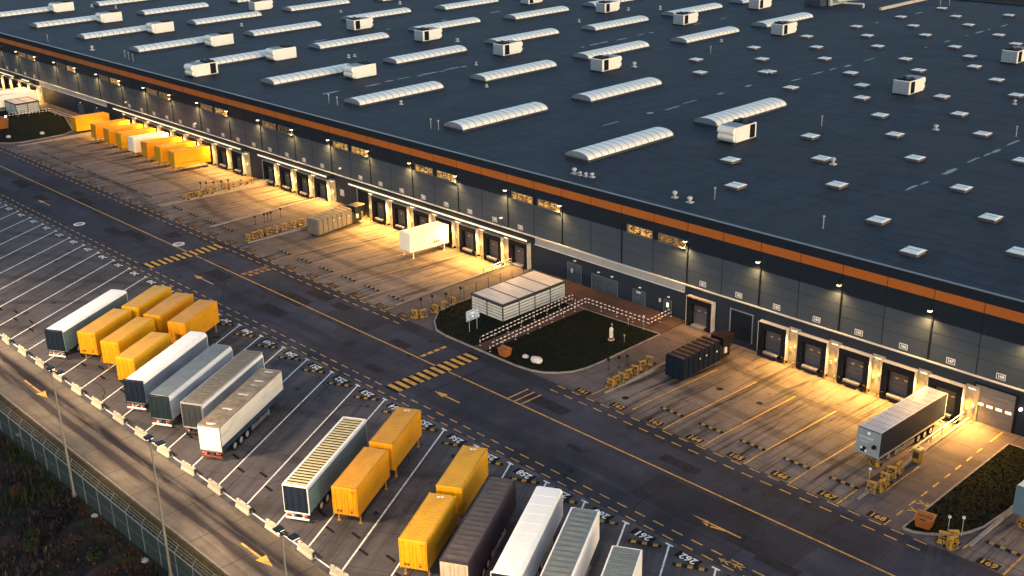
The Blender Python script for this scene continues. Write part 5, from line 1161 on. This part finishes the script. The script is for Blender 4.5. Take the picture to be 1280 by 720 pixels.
for x, lab in ((-63.3, 'tall light pole at the bottom edge of the photo by the slatted roof trailer'), (-82.85, 'tall light pole standing in front of the barriers near the middle of the fence'), (-102.2, 'tall light pole behind the fence at the left, below the leftmost white trailer'), (-121.6, 'tall light pole just outside the left edge of the photo'), (-141.0, 'second tall light pole outside the left edge of the photo'), (-43.9, 'tall light pole just below the bottom edge of the photo'), (-160.4, 'third tall light pole outside the left edge of the photo')):
    light_pole(x, lab)

# ------------------------------------------------------------------ security fence with barbed outriggers
t = thing('security_fence', 'tall green grey mesh fence with barbed wire outriggers below the service lane', 'fence', (-100, 36.7, -.5))
mm, mnt, mb_ = base('fence_mesh')
mb_.inputs['Base Color'].default_value = (0.075, 0.105, 0.105, 1); mb_.inputs['Roughness'].default_value = .6
v = _coords(mnt, 'object')
gx = _lines(mnt, v, 0, .055, .020); gz = _lines(mnt, v, 2, .11, .018)
mnt.links.new(_math(mnt, 'MAXIMUM', gx, gz), mb_.inputs['Alpha'])
fx0, fx1 = -60.0, 80.0
for k in range(14):
    a = fx0 + k*10; MB().box(a+.03, a+9.97, -.003, .003, .05, 3.0).build('mesh_panel', mm, t)
FP = MB().cyl((0, 0, -.4), (0, 0, 3.05), .05, None, 8).cyl((0, 0, 3.05), (0, -.45, 3.6), .035, None, 6).cyl((0, 0, 3.05), (0, .45, 3.6), .035, None, 6).mesh('post', pbr('post_pale', (0.20, 0.225, 0.225), .45, .2))
for k in range(47): link('post', FP, t, (fx0 + k*3.0, 0, 0))
wb = MB()
for yy_, zz in ((-.45, 3.58), (-.3, 3.4), (-.15, 3.22), (.45, 3.58), (.3, 3.4), (.15, 3.22), (0, 3.0), (0, 1.5)): wb.cyl((fx0, yy_, zz), (fx1, yy_, zz), .012, None, 4)
n = int((fx1-fx0)/.085); rr = .26     # razor wire coil lying in the outriggers
pts = [(fx0 + .085*q, rr*math.cos(q*.62), 3.42 + rr*math.sin(q*.62)) for q in range(n)]
cw = MB()
for a, b in zip(pts[:-1], pts[1:]): cw.cyl(a, b, .014, None, 3, cap=False)
wb.build('barbed_wire', steel, t, fix=False); cw.build('razor_coil', pbr('coil_steel', (0.13, 0.13, 0.125), .5, .3), t, fix=False)
for x, y, lab in ((-123.0, 36.9, 'left pale stone at the foot of the fence'), (-118.6, 37.6, 'large pale flat stone behind the fence'), (-97.2, 36.2, 'small pale stone at the foot of the fence near the middle'), (-87.0, 36.1, 'pale stone at the foot of the fence near the bottom edge')):
    b = bmesh.new(); bmesh.ops.create_icosphere(b, subdivisions=2, radius=.32)
    for v_ in b.verts: v_.co = v_.co*random.uniform(.85, 1.15); v_.co.z *= .6; v_.co.x *= 1.4
    me = bpy.data.meshes.new('stone'); b.to_mesh(me); b.free(); me.materials.append(pbr('stone_pale', (0.40, 0.38, 0.36), .9, var=.2))
    tag(link('stone', me, None, (x, y, -.4)), lab, 'stone')

# ------------------------------------------------------------------ scrub on the embankment
def bank_z(y):
    for (y0, z0), (y1, z1) in zip(prof_t[:-1], prof_t[1:]):
        if y0 <= y <= y1: return z0 + (z1-z0)*(y-y0)/(y1-y0)
    return 0
twigs = [pbr('scrub_brown', (0.066, 0.040, 0.033), .9, var=.4, scale=1.0), pbr('scrub_rust', (0.085, 0.036, 0.026), .9, var=.4), pbr('scrub_green', (0.032, 0.040, 0.018), .9, var=.4), pbr('scrub_dark', (0.026, 0.023, 0.026), .9, var=.4), pbr('scrub_straw', (0.075, 0.058, 0.030), .9, var=.4)]
sc_ = MB(); rnd = random.Random(11)
def noise2(x, y): return math.sin(x*.21+1.3*math.sin(y*.17))+math.sin(y*.33+x*.11+2)+.6*math.sin(x*.57-y*.41)
for _ in range(8000):
    x = rnd.uniform(-150, -50); y = 36.2 - 22*rnd.random()**1.3
    nz = noise2(x, y); h = rnd.uniform(.2, .75)*(1.0+.5*max(0, nz)); z = bank_z(y)-.1
    mi = 2 if nz > 1.5 else (1 if nz < -.9 else rnd.choice((0, 0, 3, 3, 4 if rnd.random() < .35 else 0)))
    rr_ = rnd.uniform(.2, .55); 
    for q in range(9):
        a = rnd.uniform(0, 6.283); lean = rnd.uniform(.1, .9)*rr_; bx, by = x+math.cos(a)*rr_*.35, y+math.sin(a)*rr_*.35
        tx, ty, tz = bx+math.cos(a)*lean, by+math.sin(a)*lean, z+h*rnd.uniform(.5, 1.0)
        wd = rnd.uniform(.015, .06); c, s = -math.sin(a)*wd, math.cos(a)*wd
        mx, my, mz = (bx+tx)/2, (by+ty)/2, (z+tz)/2+.1
        sc_.face([(bx-c*.4, by-s*.4, z), (bx+c*.4, by+s*.4, z), (mx+c, my+s, mz), (mx-c, my-s, mz)], mi); sc_.face([(mx-c, my-s, mz), (mx+c, my+s, mz), (tx, ty, tz)], mi)
struct(sc_.build('scrub', twigs, fix=False), 'stuff')
# a few rounder bushes standing out of the scrub
def leafclump(mb, c, r, n, rnd, mi=0, flat=.8):
    for _ in range(n):
        u = Vector((rnd.gauss(0, 1), rnd.gauss(0, 1), rnd.gauss(0, 1))).normalized()*r*rnd.random()**.45
        p = Vector(c)+Vector((u.x, u.y, u.z*flat)); s = rnd.uniform(.08, .2)*max(.6, r**.5)
        a = Vector((rnd.gauss(0, 1), rnd.gauss(0, 1), rnd.gauss(0, 1))).normalized(); b = a.orthogonal().normalized()
        mb.face([p-a*s, p+b*s*.6, p+a*s, p-b*s*.6], mi)
bushes = [(-112, 30.5, 1.3, 3), (-104, 27.5, 1.5, 0), (-99, 30.8, 1.2, 2), (-108, 33.0, 1.0, 1), (-95.5, 33.2, 1.0, 0), (-117.5, 32.4, 1.2, 0), (-91.5, 33.6, .9, 2), (-122, 34, 1.1, 1), (-101, 33.8, .9, 3), (-127, 32, 1.3, 2)]
BL = ['dark low bush on the bank near the lower left corner', 'brown twiggy bush on the bank', 'green bush on the bank below the fence', 'rust coloured bush close to the fence foot', 'brown bush by the fence near the bottom edge', 'brown bush at the left edge of the bank', 'small green bush near the bottom edge by the fence', 'rust coloured bush at the far left of the bank', 'small dark bush close to the fence', 'green bush at the left end of the bank outside the frame']
BL[1] = 'largest brown twiggy bush in the lower left corner'
for (x, y, r, mi), lab in zip(bushes, BL):
    t = thing('bush', lab, 'bush', (x, y, bank_z(y)-.2), group='bushes on the embankment')
    f = MB(); 
    for q in range(7): leafclump(f, (rnd.uniform(-.7, .7)*r, rnd.uniform(-.7, .7)*r, r*rnd.uniform(.4, 1.0)), r*.5, 130, rnd)
    f.build('foliage', twigs[mi], t, fix=False)
    s = MB(); [s.cyl((0, 0, 0), (rnd.uniform(-.6, .6)*r, rnd.uniform(-.6, .6)*r, r*.9), .05, .02, 5) for q in range(6)]; s.build('stem', twigs[3], t)
# trees on the far side of the warehouse
tl = pbr('far_leaves', (0.030, 0.042, 0.022), .9, var=.4, scale=.4, space='world'); tk = pbr('bark', (0.05, 0.04, 0.03), .9)
for i, (x, y, h) in enumerate(((-132, 316, 11), (-125, 322, 12), (-117, 315, 11), (-110, 320, 12), (-102, 316, 10), (-140, 324, 12))):
    t = thing('tree', 'dark green tree beyond the far roof edge, %s from the right of the group' % ORD[[3, 2, 1, 0, 4, 5][i]] if i != 4 else 'dark green tree beyond the far roof edge outside the right side of the frame', 'tree', (x, y, -.5), group='trees beyond the warehouse')
    MB().cyl((0, 0, 0), (0, 0, h*.6), .3, .12, 8).cyl((0, 0, h*.4), (1.8, .6, h*.75), .14, .05, 6).cyl((0, 0, h*.45), (-1.6, -.8, h*.8), .14, .05, 6).cyl((0, 0, h*.5), (.3, 1.7, h*.85), .12, .05, 6).build('trunk', tk, t)
    f = MB()
    for q in range(22): leafclump(f, (rnd.uniform(-2.8, 2.8), rnd.uniform(-2.8, 2.8), h*rnd.uniform(.45, 1.0)), rnd.uniform(.7, 1.3), 60, rnd)
    f.build('crown', tl, t, fix=False)
